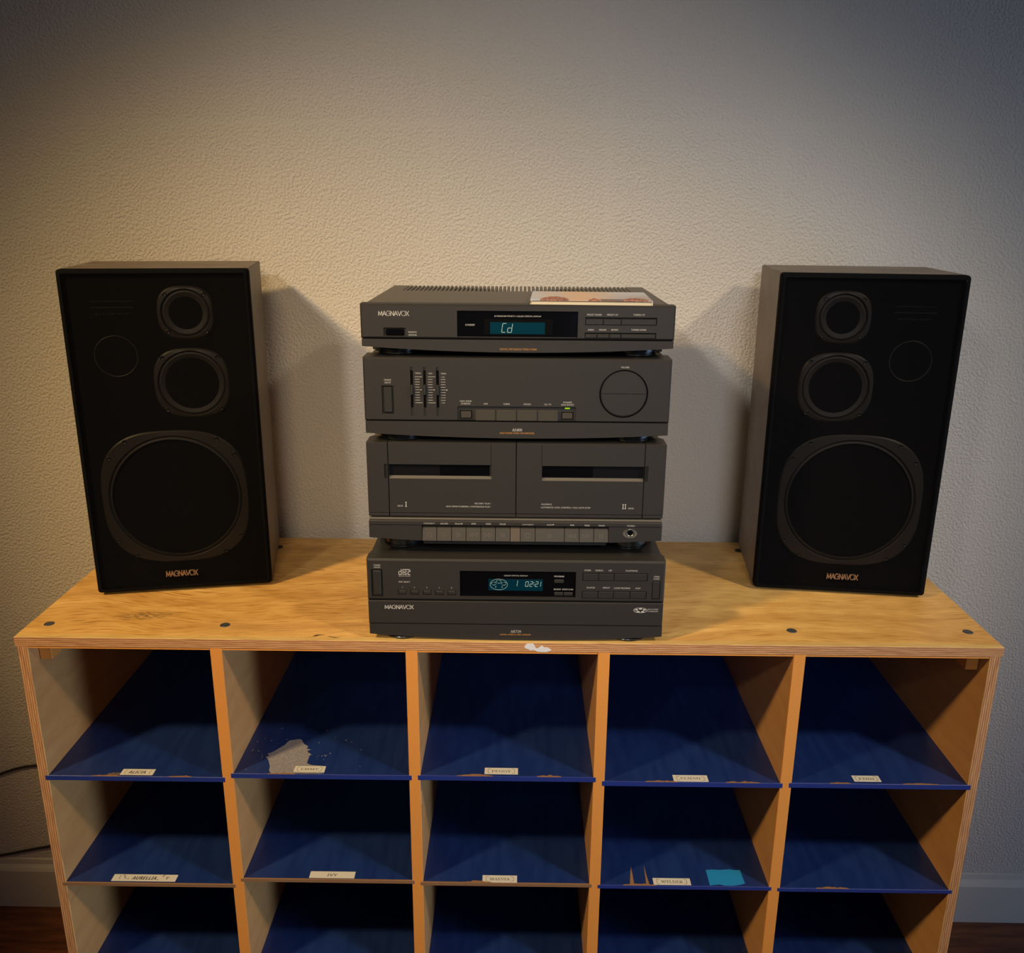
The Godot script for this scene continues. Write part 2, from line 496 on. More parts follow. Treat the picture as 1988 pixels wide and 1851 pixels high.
func buttons(parent: Node, edges: Array, y0: float, y1: float, z0: float, z1: float, m: Material, called := "button", gap := 0.35, ch := 0.5) -> void:
	for i in edges.size() - 1:
		obj(called, bx(edges[i] + gap, edges[i + 1] - gap, y0, y1, z0, z1, ch), m, parent)

# ---------------------------------------------------------------- the scene
func _ready() -> void:
	var cam := Camera3D.new()
	cam.name = "camera"
	cam.keep_aspect = Camera3D.KEEP_HEIGHT
	cam.fov = 56.082
	cam.position = Vector3(0.0119, TOP + 0.5041, 0.9849)
	cam.basis = Basis.from_euler(Vector3(deg_to_rad(-16.6153), deg_to_rad(0.434), deg_to_rad(0.4341)))
	cam.near = 0.02; cam.far = 60.0
	add_child(cam)
	cam.current = true
	var env := Environment.new()
	env.background_mode = Environment.BG_COLOR
	env.background_color = Color(0.62, 0.76, 1.0)
	env.background_energy_multiplier = 0.15
	env.tonemap_mode = Environment.TONE_MAPPER_LINEAR
	env.tonemap_exposure = 0.62
	env.sdfgi_enabled = true; env.ssao_enabled = true; env.ssil_enabled = true
	var we := WorldEnvironment.new()
	we.name = "world_environment"
	we.environment = env
	add_child(we)
	# unseen ceiling spots, narrow cones to dim the corners, then added fill spots: [place, aim, colour, energy, half angle, size]
	for l in [
		[Vector3(-1.55, 2.45, 1.1), Vector3(-0.12, 0.60, -0.15), Color(1.0, 0.845, 0.575), 9.7, 21.0, 0.10],
		[Vector3(1.55, 2.45, 1.1), Vector3(0.18, 0.62, -0.15), Color(1.0, 0.93, 0.80), 5.7, 19.5, 0.10],
		[Vector3(-1.15, 2.45, 2.2), Vector3(0.05, 1.08, -0.375), Color(1.0, 0.97, 0.93), 5.6, 12.5, 0.12],
		[Vector3(0.0, 2.30, 2.9), Vector3(-0.22, 0.97, -0.375), Color(1.0, 0.87, 0.66), 4.8, 11.8, 0.30],  # added warm fill behind the camera, lifts the left wall shadow
		[Vector3(0.3, 2.30, 2.9), Vector3(0.30, 0.97, -0.375), Color(0.86, 0.92, 1.0), 4.9, 11.6, 0.30],  # added cool fill behind the camera, lifts the right wall shadow
		[Vector3(2.15, 0.80, 1.15), Vector3(-0.30, 0.46, 0.0), Color(0.74, 0.86, 1.0), 5.0, 13.0, 0.30]]:  # added cool side fill, not on the ceiling; brightens right-facing cubby sides
		var s := SpotLight3D.new()
		s.name = "unseen_spot_light"
		s.light_color = l[2]; s.light_energy = l[3]
		s.spot_angle = l[4]; s.spot_angle_attenuation = 1.0
		s.spot_range = 8.0; s.spot_attenuation = 2.0
		s.light_size = l[5]; s.shadow_enabled = true
		add_child(s, true)
		s.look_at_from_position(l[0], l[1])
	# cool daylight through two unseen windows, placed out of view
	for l in [
		[Vector3(1.0, 1.15, 3.05), Vector3(0.3, 0.9, -0.4), Vector2(1.5, 1.3), 0.07, Color(0.62, 0.78, 1.0)],
		[Vector3(2.28, 0.53, 0.75), Vector3(0.6, 0.9, -0.2), Vector2(1.2, 0.86), 1.5, Color(0.68, 0.81, 1.0)]]:
		var a := AreaLight3D.new()
		a.name = "unseen_window_light"
		a.area_size = l[2]; a.light_energy = l[3]; a.light_color = l[4]
		a.area_range = 10.0; a.shadow_enabled = true
		add_child(a, true)
		a.look_at_from_position(l[0], Vector3(l[1].x, l[0].y, l[0].z) if l[0].x > 2.0 else Vector3(l[0].x, l[0].y, l[1].z))
	sans = SystemFont.new(); sans.font_names = PackedStringArray(["Droid Sans"])
	bold = SystemFont.new(); bold.font_names = PackedStringArray(["Droid Sans"]); bold.font_weight = 700
	serif = SystemFont.new(); serif.font_names = PackedStringArray(["Droid Serif"])
	materials()
	room()
	cubby()
	speakers()
	cd_changer()
	cassette_deck()
	amplifier()
	tuner()
	sleeve()
	cords()

func room() -> void:
	var b := MB.new()
	b.box(-2500, 2500, -60, 2500, -90, 0)
	var w := struct("wall_back", b, M.wall, "textured beige painted wall behind the hi-fi")
	w.position = Vector3(0, 0, WALL_Z); w.rotation.y = -0.0046
	var s := MB.new()
	s.prism(PackedVector2Array([Vector2(0, 0), Vector2(12, 0), Vector2(12, 78), Vector2(9, 83), Vector2(4, 88), Vector2(3, 97), Vector2(0, 99)]), -2400, 2400)
	var bb := struct("baseboard_back", s, M.white_paint, "pale painted baseboard along the wall")
	bb.position = Vector3(0, 0, WALL_Z); bb.rotation.y = PI / 2 - 0.0046
	# turned so that its profile faces the room
	bb.rotation.y = -PI / 2 - 0.0046
	struct("floor", bx(-2500, 2500, -60, 0, -600, 3300), M.floor, "dark reddish-brown wood floor")
	var c := struct("ceiling", bx(-2500, 2500, 2500, 2560, -600, 3300), M.ceiling)
	for p in [Vector3(-1550, 2480, 1100), Vector3(1550, 2480, 1100), Vector3(-1150, 2480, 2200)]:  # out of view, one at each unseen ceiling spot
		var l := MB.new()
		l.lathe(p, [Vector2(0, -12), Vector2(45, -12), Vector2(45, 20), Vector2(0, 20)], 1, 32)
		obj("unseen_spot_lamp", l, M.unseen_lamp, c)
	for x in [0.0, 300.0]:  # added discs and housings above the two front fill spots
		var l := MB.new()
		l.lathe(Vector3(x, 2345, 2900), [Vector2(0, 0), Vector2(60, 0), Vector2(60, 8), Vector2(0, 8)], 1, 32)
		var lens := obj("unseen_spot_lamp", l, M.unseen_lamp, c)
		l = MB.new()
		l.lathe(Vector3(x, 2345, 2900), [Vector2(62, 8), Vector2(62, 60), Vector2(12, 70), Vector2(12, 156), Vector2(0, 156)], 1, 32)
		obj("fill_lamp_housing", l, M.case_dark, lens)
	struct("wall_left", bx(-2360, -2300, 0, 2500, -600, 3300), M.plain_wall)
	# right wall with an unseen low window, z 150..1350, y 100..960
	var r := MB.new()
	r.box(2300, 2360, 0, 100, -600, 3300); r.box(2300, 2360, 960, 2500, -600, 3300)
	r.box(2300, 2360, 100, 960, -600, 150); r.box(2300, 2360, 100, 960, 1350, 3300)
	struct("wall_right", r, M.plain_wall)
	var f := MB.new()
	f.box(-2360, 250, 0, 2500, 3100, 3160); f.box(1750, 2360, 0, 2500, 3100, 3160)
	f.box(250, 1750, 0, 500, 3100, 3160); f.box(250, 1750, 1800, 2500, 3100, 3160)
	struct("wall_front", f, M.plain_wall)
	var g := MB.new()
	for q in [[250, 290, 500, 1800], [1710, 1750, 500, 1800], [290, 1710, 500, 540], [290, 1710, 1760, 1800], [980, 1020, 540, 1760]]: g.box(q[0], q[1], q[2], q[3], 3105, 3150, 3)
	struct("unseen_window_1", g, M.white_paint)  # out of view behind the camera, placed for cool reflections
	var h := MB.new()
	for q in [[150, 190, 100, 960], [1310, 1350, 100, 960], [190, 1310, 100, 140], [190, 1310, 920, 960], [730, 770, 140, 920]]: h.box(2305, 2350, q[2], q[3], q[0], q[1], 3)
	struct("unseen_window_2", h, M.white_paint)  # out of view, kept low to cool the cubby sides and right wall

const DIV := [-356.3, -116.8, 118.3, 356.6]
const SH1 := [-196.2, -190.0, -189.6, -194.9, -194.2]
const SH2 := [-361.5, -351.5, -353.7, -354.9, -356.1]

func face_uv(b: MB, x0: float, x1: float, z0: float, z1: float) -> void:
	# lay one picture once over the top faces
	for i in b.v.size():
		b.uv[i] = Vector2((b.v[i].x * 1000 - x0) / (x1 - x0), (b.v[i].z * 1000 - z0) / (z1 - z0))

func flat_patch(poly: Array, y: float, t := 0.35) -> MB:
	# a thin piece lying flat: polygon of (x, z)
	var b := MB.new()
	var p := PackedVector2Array()
	for q in poly: p.append(Vector2(q[0], -q[1]))
	b.xf = Transform3D(Basis(Vector3.RIGHT, -PI / 2), Vector3(0, y, 0))
	b.prism(p, 0, t)
	return b

func cubby() -> void:
	var H := TOP * 1000.0
	var t := thing("cubby_unit", "wooden cubby unit with open compartments and blue shelves carrying the whole hi-fi", "cubby shelf", Vector3(0, 0, 0))
	# everything below is written from the top surface (0) downwards
	var at := func(o: Node3D) -> Node3D:
		o.position.y += TOP
		return o
	# the top: veneer above, plies on the front and the ends
	var b := bx(-602, 602, -12.6, 0, -DEPTH, -0.4)
	face_uv(b, -602, 602, -DEPTH, 0)
	var top: Node3D = at.call(obj("top_board", b, M.veneer, t))
	b = bx(-602.6, 602.6, -12.8, -0.25, -1.2, 0.2, 0.25)
	for i in b.v.size(): b.uv[i] = Vector2(b.v[i].x * 2.0, -b.v[i].y * 1000.0 / 12.8)
	obj("plywood_edge", b, M.ply, top)
	b = MB.new()
	for k in [[-602, -363.6], [-349, -124.5], [-109.2, 110.6], [125.6, 349], [363.6, 602]]:
		b.box(k[0] + (14 if k[0] < -600 else 0), k[1] - (14 if k[1] > 600 else 0), -15.4, -12.6, -DEPTH, -0.6)
	at.call(obj("top_underlay", b, M.edge_wood, t))
	for p in [[-577, -36], [-355.7, -38], [356.6, -39.4], [577.7, -41.2]]:
		b = MB.new()
		b.lathe(Vector3(p[0], 0, p[1]), [Vector2(6.4, 0), Vector2(6.0, 0.4), Vector2(4.9, 0.6), Vector2(4.4, 0.35), Vector2(0, 0.3)], 1, 28)
		obj("screw", b, M.dull_steel, top)
	for p in [[-358.8, -309.6], [354.9, -314.5]]:
		b = MB.new()
		b.lathe(Vector3(p[0], 0, p[1]), [Vector2(7.0, 0), Vector2(6.6, 0.5), Vector2(5, 0.6), Vector2(0, 0.2)], 1, 28)
		obj("screw", b, M.screw_black, top)
	# scratches and chips on the top
	obj("scratch", flat_patch([[-239, -9.0], [-236, -13], [-231, -14.2], [-224, -13.6], [-231, -12.6], [-235, -10]], 0, 0.12), M.screw_black, top)
	obj("scratch", flat_patch([[-221, -11], [-214, -8.6], [-204, -5.4], [-212, -6.2], [-219, -9.4]], 0, 0.12), M.screw_black, top)
	# paint spots on the front edge
	b = MB.new()
	b.prism(PackedVector2Array([Vector2(20.6, -5.6), Vector2(22.0, -4.2), Vector2(23.4, -2.3), Vector2(25.6, -1.2), Vector2(28.4, -1.7), Vector2(31.0, -1.1), Vector2(32.6, -2.8), Vector2(34, -5.0), Vector2(34.9, -7.4), Vector2(37.2, -7.6), Vector2(39.2, -6.4), Vector2(41.4, -4.6), Vector2(42.9, -4.3), Vector2(44.6, -5.9), Vector2(45.8, -6.8), Vector2(49.0, -6.6), Vector2(51.6, -7.6), Vector2(53.8, -9.4), Vector2(53.2, -11.0), Vector2(50.8, -11.6), Vector2(48.6, -12.5), Vector2(43, -12.6), Vector2(37.0, -12.3), Vector2(34.2, -10.6), Vector2(32.2, -9.6), Vector2(28.6, -10.8), Vector2(26.0, -9.0), Vector2(23.0, -8.2)]), 0.1, 0.6)
	obj("paint_spot", b, M.paint_spot, top)
	# sides
	for s in [-1, 1]:
		b = bx(minf(s * 600.0, s * 587.5), maxf(s * 600.0, s * 587.5), -H, -12.8, -DEPTH, -0.6)
		var side: Node3D = at.call(obj("side_panel", b, M.side_wood, t))
		b = bx(minf(s * 600.2, s * 587.3), maxf(s * 600.2, s * 587.3), -H, -12.9, -1.4, 0.0, 0.3)
		for i in b.v.size(): b.uv[i] = Vector2(b.v[i].y * 2.0, (b.v[i].x * 1000.0 * s - 587.0) / 13.4)
		obj("plywood_edge", b, M.ply, side)
		b = bx(-7.6, 7.6, -27, 0, -24, 0, 0.6)
		var blk: Node3D = at.call(obj("corner_block", b, M.edge_wood, t))
		blk.position += Vector3(s * 0.5792, -0.0155, -0.022)
	# dividers
	for i in 4:
		var x: float = DIV[i]
		b = bx(x - 7.2, x + 7.2, -H + 40, -8.6, -DEPTH + 6, -0.8)
		var d: Node3D = at.call(obj("divider", b, M.side_wood, t))
		obj("divider_edge", bx(x - 7.3, x + 7.3, -H + 40, -8.8, -1.6, 0.1, 0.5), M.edge_wood, d)
	at.call(obj("back_panel", bx(-588, 588, -H + 20, -13, -DEPTH, -DEPTH + 5), M.back_board, t))
	at.call(obj("plinth", bx(-588, 588, -H, -H + 40, -60, -40), M.edge_wood, t))
	# blue shelves, three rows in view and the bottom
	var ed := [-588.0, DIV[0], DIV[1], DIV[2], DIV[3], 588.0]
	for row in 4:
		for c in 5:
			var y: float = SH1[c] if row == 0 else (SH2[c] if row == 1 else (SH2[c] - 165.0 if row == 2 else -H + 48.0))
			var th := 6.6 if row == 0 else 5.2
			var x0: float = ed[c] + (7.4 if c > 0 else 0.0)
			var x1: float = ed[c + 1] - (7.4 if c < 4 else 0.0)
			var bare: bool = row == 1 and c < 3
			var sh: Node3D = at.call(obj("shelf", bx(x0, x1, y - th, y, -DEPTH + 6, -1.2), M.blue, t))
			obj("shelf_edge", bx(x0 - 3.4, x1 + 3.4, y - th - 0.1, y + (0.0 if bare else 0.25), -1.6, 0.5, 0.3), M.bare_board if bare else M.blue_edge, sh)
			if row < 2:
				var rng := RandomNumberGenerator.new()
				rng.seed = 900 + row * 10 + c
				for k in ([2, 1, 2, 2, 2][c] if row == 0 else [0, 0, 1, 1, 1][c]):
					var cx: float = lerpf(x0, x1, [0.30, 0.76][k]) + rng.randf_range(-8, 8)
					if row == 1 and c == 3: cx = 178.0
					var poly := []
					var hw := rng.randf_range(13, 24)
					for j in 13: poly.append([cx + lerpf(-hw, hw, j / 12.0), -1.0 - rng.randf_range(0.2, 3.4) * sin(PI * j / 12.0)])
					poly.append([cx + hw, 0.4]); poly.append([cx - hw, 0.4])
					obj("worn_patch", flat_patch(poly, y, 0.32), M.worn, sh)
	# scraped paint left of the blue tape
	var sc: Node3D = at.call(obj("worn_patch", flat_patch([[165, 0.3], [167, -14], [170.4, -36], [170.9, -20], [171, -3], [179, -2.6], [187, -2.8], [187.6, -16], [188.4, -38], [189.6, -18], [191.4, 0.3]], SH2[3], 0.3), M.worn, t))
	# drips and gouges on the divider left of the middle column
	at.call(obj("paint_drip", bx(DIV[1] + 7.2, DIV[1] + 7.7, -215, -197, -5.4, -2.2, 0.1), M.blue_drip, t))
	at.call(obj("paint_drip", bx(DIV[1] + 7.2, DIV[1] + 7.7, -234, -215, -4.2, -2.2, 0.1), M.pale_drip, t))
	# torn paper stuck on the shelf of the second column
	var torn := [[-299.7, 0.3], [-305, -6], [-306.5, -15.8], [-309, -22], [-312.8, -31], [-317.3, -36.2], [-314, -40], [-317, -44], [-312, -47], [-308.9, -51.2], [-302.4, -60], [-299, -66], [-297.7, -71], [-295.5, -75], [-289, -76.8], [-284, -78.5], [-279.6, -77.5], [-277, -72], [-274, -67.1], [-270, -64], [-266.9, -60.7], [-269, -57], [-262, -54.3], [-266, -52], [-264.4, -48], [-259.4, -44.2], [-261, -38], [-260.5, -33.2], [-260.3, -23.9], [-254, -20], [-247.6, -19], [-240, -18.4], [-233.9, -17.3], [-233.4, -3.2], [-240, -1], [-246, 0.2]]
	at.call(obj("paper_residue", flat_patch(torn, SH1[1], 0.25), M.torn, t))
	at.call(obj("paper_residue", flat_patch([[-513.4, -3.0], [-512, -7], [-509, -6.2], [-507, -8.8], [-504, -6.4], [-501.5, -9.0], [-499, -7.4], [-495, -8.8], [-455, -8.6], [-453.4, -9.4], [-454.6, -4.6], [-456, -2.2], [-496, -2.2]], SH1[0], 0.04), M.residue_brown, t))
	var rg := RandomNumberGenerator.new()
	rg.seed = 5
	b = MB.new()
	for i in 60:
		var px := -275.0 + rg.randfn(0.0, 46.0)
		var pz := -44.0 + rg.randfn(0.0, 26.0)
		if pz > -4 or px < -345 or px > -130 or (px > -318 and px < -258 and pz > -78): continue
		b.lathe(Vector3(px, SH1[1], pz), [Vector2(rg.randf_range(0.35, 1.1), 0), Vector2(0.3, 0.25), Vector2(0, 0.3)], 1, 6)
	var fl: Node3D = at.call(obj("paint_flecks", b, M.torn, t))
	fl.set_meta("kind", "stuff")
	at.call(obj("tape_patch", flat_patch([[271.5, -1.2], [271.4, -30.4], [280.3, -31.6], [290, -30.9], [303.7, -32.5], [312, -30.8], [318.2, -31.3], [318.8, -9.3], [319.1, -6.4], [311.7, -3.4], [300, -1.2], [290.7, -1.6], [285.9, -3.6], [277.5, -2.8]], SH2[3], 0.3), M.tape_blue, t)).set_meta("label", "torn piece of bright blue tape")
	# name stickers: [x0, x1, z0 (back), z1, column, row, text, style]
	for q in [[-497, -455, -15.3, -2.9, 0, 0, "ALICIA", 1], [-273.4, -233.8, -17, -4.4, 1, 0, "EMMY", 0], [-28, 14.9, -17.8, -4.4, 2, 0, "PEGGY", 0], [214.3, 258.8, -14.8, -1, 3, 0, "ELIJAH", 0], [445.5, 480.1, -17.2, -4.6, 4, 0, "FINN", 0],
		[-528.5, -442.4, -15.8, -3.1, 0, 1, "AURELLIA", 2], [-262, -201.8, -14.4, -2, 1, 1, "IVY", 3], [-31, 15.2, -13.7, -0.5, 2, 1, "MAEVIA", 0], [196.9, 246.7, -14, -1.4, 3, 1, "WYLDER", 0]]:
		sticker(t, q)

func sticker(t: Node3D, q: Array) -> void:
	var y: float = SH1[q[4]] if q[5] == 0 else SH2[q[4]]
	var lift := 0.32 if q[6] == "EMMY" else 0.06
	var x0: float = q[0]; var x1: float = q[1]; var z0: float = q[2]; var z1: float = q[3]
	var b := bx(x0, x1, y + lift, y + lift + 0.25, z0, z1)
	var s := obj("name_sticker", b, M.sticker, t)
	s.position.y = TOP
	s.set_meta("label", ["white sticker with a serif name inside a thin rounded bracket frame", "white sticker with a bold slanted name between two squiggles", "long white sticker with a bold slanted name and leaf specks", "plain pale sticker with a thin slanted name"][q[7]])
	var zc := (z0 + z1) / 2
	var w := x1 - x0
	var ytop := y + lift + 0.3
	var f: Font = serif if q[7] == 0 else (sans if q[7] == 3 else bold)
	var part: Array = [[0.21, 0.79], [0.23, 0.76], [0.31, 0.69], [0.39, 0.61]][q[7]]
	# lettering lies flat: the text's y runs towards -z
	var o := written("lettering", [[q[6], x0 + w * part[0], x0 + w * part[1], 0.0, [4.6, 5.6, 5.8, 5.0][q[7]]]], 0.0, M.ink, s, 0.0, f, -PI / 2, [0.0, 0.22, 0.22, 0.15][q[7]])
	o.position = Vector3(0, ytop, zc + 0.4) * 0.001
	b = MB.new()
	b.xf = Transform3D(Basis(Vector3.RIGHT, -PI / 2), Vector3(0, ytop, zc))
	if q[7] == 0:
		for sg in [-1, 1]:
			b = MB.new()
			b.xf = Transform3D(Basis(Vector3.RIGHT, -PI / 2), Vector3(0, ytop, zc))
			var ex: float = (x0 + x1) / 2 + sg * w * 0.40
			var pts := [Vector2(ex - sg * 3.5, 4.4), Vector2(ex - sg * 1.0, 4.2), Vector2(ex, 2.8), Vector2(ex, -2.8), Vector2(ex - sg * 1.0, -4.2), Vector2(ex - sg * 3.5, -4.4)]
			for i in 5: b.stroke(pts[i], pts[i + 1], 0.45, -0.1, 0.03)
			obj("bracket", b, M.ink_grey, s)
	elif q[7] == 1:
		for sg in [-1, 1]:
			b = MB.new()
			b.xf = Transform3D(Basis(Vector3.RIGHT, -PI / 2), Vector3(0, ytop, zc))
			var ex: float = (x0 + x1) / 2 + sg * w * 0.38
			for i in 6: b.stroke(Vector2(ex + 0.9 * sin(i * 1.3), 4.2 - i * 1.4), Vector2(ex + 0.9 * sin((i + 1) * 1.3), 4.2 - (i + 1) * 1.4), 0.5, -0.1, 0.03)
			obj("squiggle", b, M.ink_grey, s)
	elif q[7] == 2:
		var rng := RandomNumberGenerator.new()
		rng.seed = 77
		for i in 14:
			var ex: float = (x0 + x1) / 2 + (-1 if i < 7 else 1) * w * rng.randf_range(0.22, 0.40)
			var ey := rng.randf_range(-4.0, 4.2)
			b.stroke(Vector2(ex, ey), Vector2(ex + rng.randf_range(-1.6, 1.6), ey + rng.randf_range(0.3, 1.6)), 0.9, -0.1, 0.03)
		obj("leaf_specks", b, M.ink, s).set_meta("kind", "stuff")

# ---------------------------------------------------------------- loudspeakers
func squircle(c: Vector2, a: float, h: float, e: float, z: float, seg := 72) -> PackedVector3Array:
	var p := PackedVector3Array()
	for i in seg:
		var t := TAU * i / seg
		var k := pow(pow(absf(cos(t)), e) + pow(absf(sin(t)), e), -1.0 / e)
		p.append(Vector3(c.x + a * k * cos(t), c.y + h * k * sin(t), z))
	return p

func driver(parent: Node3D, called: String, c: Vector2, a: float, h: float, e: float, r_in: float, r_cone: float, z: float, screws: Array) -> void:
	var b := MB.new()
	b.loops([squircle(c, a, h, e, z - 3), squircle(c, a, h, e, z - 1.6), squircle(c, a - 1.8, h - 1.8, e, z), squircle(c, r_in + 2.2, r_in + 2.2, 2.0, z + 0.6), squircle(c, r_in + 1.4, r_in + 1.4, 2.0, z - 0.4), squircle(c, r_in + 0.7, r_in + 0.7, 2.0, z - 2.0)])
	var d := obj(called, b, M.trim, parent)
	b = MB.new()
	var gap := r_in + 0.9
	if r_cone < r_in - 4:
		# a wide conical surround stepping down to the cone
		var pr := [Vector2(gap, z - 2.2), Vector2(r_in - 0.6, z - 0.9), Vector2(r_in - 2.2, z - 0.5), Vector2(r_cone + 1.4, z - 2.0), Vector2(r_cone + 0.6, z - 2.0), Vector2(r_cone, z - 3.4)]
		b.lathe(Vector3(c.x, c.y, 0), pr, 2, 72)
		obj("surround", b, M.surround, d)
	else:
		b.lathe(Vector3(c.x, c.y, 0), [Vector2(gap, z - 2.2), Vector2(r_in - 1, z - 0.4), Vector2(r_in - 3, z + 0.2), Vector2(r_cone, z - 3.0)], 2, 72)
		obj("surround", b, M.surround, d)
	b = MB.new()
	b.lathe(Vector3(c.x, c.y, 0), [Vector2(r_cone + 0.4, z - 3.0), Vector2(r_cone * 0.42, z - 4.0 - r_cone * 0.08), Vector2(r_cone * 0.40, z - 3.8 - r_cone * 0.08), Vector2(0, z - 3.4 - r_cone * 0.06)], 2, 72)
	obj("cone", b, M.cone, d)
	for s in screws:
		b = MB.new()
		b.lathe(Vector3(c.x + s.x, c.y + s.y, 0), [Vector2(2.9, z - 0.2), Vector2(2.9, z + 0.55), Vector2(2.3, z + 0.9), Vector2(1.2, z + 0.2), Vector2(0, z + 0.1)], 2, 16)
		obj("screw", b, M.screw_black, d)

func speaker(called: String, label: String, at: Vector3, turn: float, sx: float) -> void:
	# origin: middle of the front's foot; sx = 1 when the small drivers sit to the right of the front
	var t := thing(called, label, "speaker", at, turn, "matching loudspeakers on the cubby")
	var W := 113.6
	var H := 430.6
	var b := bx(-W + 1.2, W - 1.2, 0.4, H, -178, -15, 1.0)
	var cab := obj("cabinet", b, M.speaker_wood, t)
	for s in [-1, 1]:
		b = MB.new()
		b.box(minf(s * (W - 1.2), s * (W - 0.7)), maxf(s * (W - 1.2), s * (W - 0.7)), 1.4, H - 1.4, -177, -15.5)
		obj("side_veneer", b, M.speaker_side, cab)
	obj("baffle", bx(-W + 5.6, W - 5.6, 9.6, H - 5.6, -15, -4.6), M.baffle, t)
	# grille frame: a rounded rim round the cloth
	b = MB.new()
	var rim := func(inset: float, r: float, z: float) -> PackedVector3Array:
		var p := PackedVector3Array()
		for q in [[1, 1], [-1, 1], [-1, -1], [1, -1]]:
			var a0: float = {11: 0.0, -9: 90.0, -11: 180.0, 9: 270.0}[q[0] * 10 + q[1]]
			for i in 6:
				var an := deg_to_rad(a0 + 18.0 * i)
				p.append(Vector3(q[0] * (W - inset - r) + r * cos(an), 217.3 + q[1] * (213.4 - inset - r) + r * sin(an), z))
		return p
	b.loops([rim.call(0.0, 4.5, -14.8), rim.call(0.0, 4.5, -5.0), rim.call(0.7, 4.0, -2.4), rim.call(2.2, 3.2, -0.8), rim.call(4.0, 3.0, -0.3), rim.call(5.5, 3.0, -0.3), rim.call(5.6, 3.0, -2.0)])
	obj("grille_frame", b, M.grille, t)
	obj("grille_cloth", bx(-W + 5.5, W - 5.5, 9.5, H - 5.5, -0.6, -0.3), M.cloth, t)
	var z := -2.9
	var sq := 23.2
	driver(t, "tweeter", Vector2(sx * 33.2, 376.2), 34.3, 33.4, 2.75, 28.2, 17.8, z, [Vector2(-sq, sq), Vector2(sq, sq), Vector2(-sq, -sq), Vector2(sq, -sq)])
	sq = 33.6
	driver(t, "midrange", Vector2(sx * 33.2, 286.6), 46.6, 45.2, 2.75, 40.4, 30.6, z, [Vector2(-sq, sq), Vector2(sq, sq), Vector2(-sq, -sq), Vector2(sq, -sq)])
	var ws := []
	for k in 8:
		var an := deg_to_rad([36, 54, 126, 144, 216, 234, 306, 324][k])
		ws.append(Vector2(97 * cos(an), 97 * sin(an)))
	driver(t, "woofer", Vector2(-sx * 0.6, 133.6), 93.0, 91.4, 2.85, 83.0, 79.0, z, ws)
	b = MB.new()
	b.lathe(Vector3(-sx * 55.2, 323.0, 0), [Vector2(26.4, -5.4), Vector2(26.2, -4.3), Vector2(25.6, -3.9), Vector2(24.9, -4.4), Vector2(24.6, -5.2)], 2, 56)
	obj("bass_port", b, M.surround, t)
	b = MB.new()
	logo(b, -20.5, 20.5, 27.0, 7.6, 1.05, -1.0, 0.9)
	var bd := obj("maker_badge", b, M.badge, t)
	bd.position.x = -sx * 0.003
	# faint printed lines under the cloth
	b = MB.new()
	for q in [[-79, -28, 391.5, 0.35], [-79, -28, 384.0, 0.5], [-72, -30, 376.0, 0.8]]:
		if q[3] > 0.6:
			for k in 14: b.box(-sx * 54 - 20 + k * 3.0, -sx * 54 - 20 + k * 3.0 + (1.2 + 0.8 * float(k % 3 == 0)), q[2] - 0.8, q[2] + 0.8, -4.8, -4.5)
		else: b.box(-sx * 53.5 - 25.5, -sx * 53.5 + 25.5, q[2] - q[3], q[2] + q[3], -4.8, -4.5)
	obj("printed_lines", b, M.faint, t).set_meta("kind", "stuff")

func speakers() -> void:
	speaker("loudspeaker", "dark three-way loudspeaker left of the hi-fi stack, on the side where the wall cords run", Vector3(-0.4413, TOP, -0.1402), deg_to_rad(10.9), 1.0)
	speaker("loudspeaker", "dark three-way loudspeaker right of the hi-fi stack, at the volume control's end", Vector3(0.4522, TOP, -0.1514), deg_to_rad(-6.4), -1.0)

# ---------------------------------------------------------------- hi-fi: local origin = under the middle of the front, y from the feet
const SX := 0.009

func chassis(t: Node3D, top: float, bottom: float, back: float, fx: float, fz: float, w := 171.0, vented := 0.0) -> void:
	var c := bx(-w, w, bottom, top, back if vented == 0.0 else vented, -34, 1.0)
	if vented < 0.0:
		c.box(-w, w, bottom, top - 16.0, back, vented, 0.5)
		for s in [-1, 1]: c.box(minf(s * w, s * 150.5), maxf(s * w, s * 150.5), top - 16.5, top, back, vented + 1, 0.5)
	obj("case", c, M.case, t)
	obj("base_block", bx(-112, 112, 1.0, bottom, back + 30, fz + 4, 0.6), M.case_dark, t)
	for s in [-1, 1]: obj("side_rail", bx(minf(s * w, s * (w - 9)), maxf(s * w, s * (w - 9)), 1.0, bottom, back + 20, -52, 0.5), M.case_dark, t)
	for s in [-1, 1]:
		foot(t, s * fx, fz, bottom + 0.4)
		foot(t, s * fx, back + 40, bottom + 0.4)

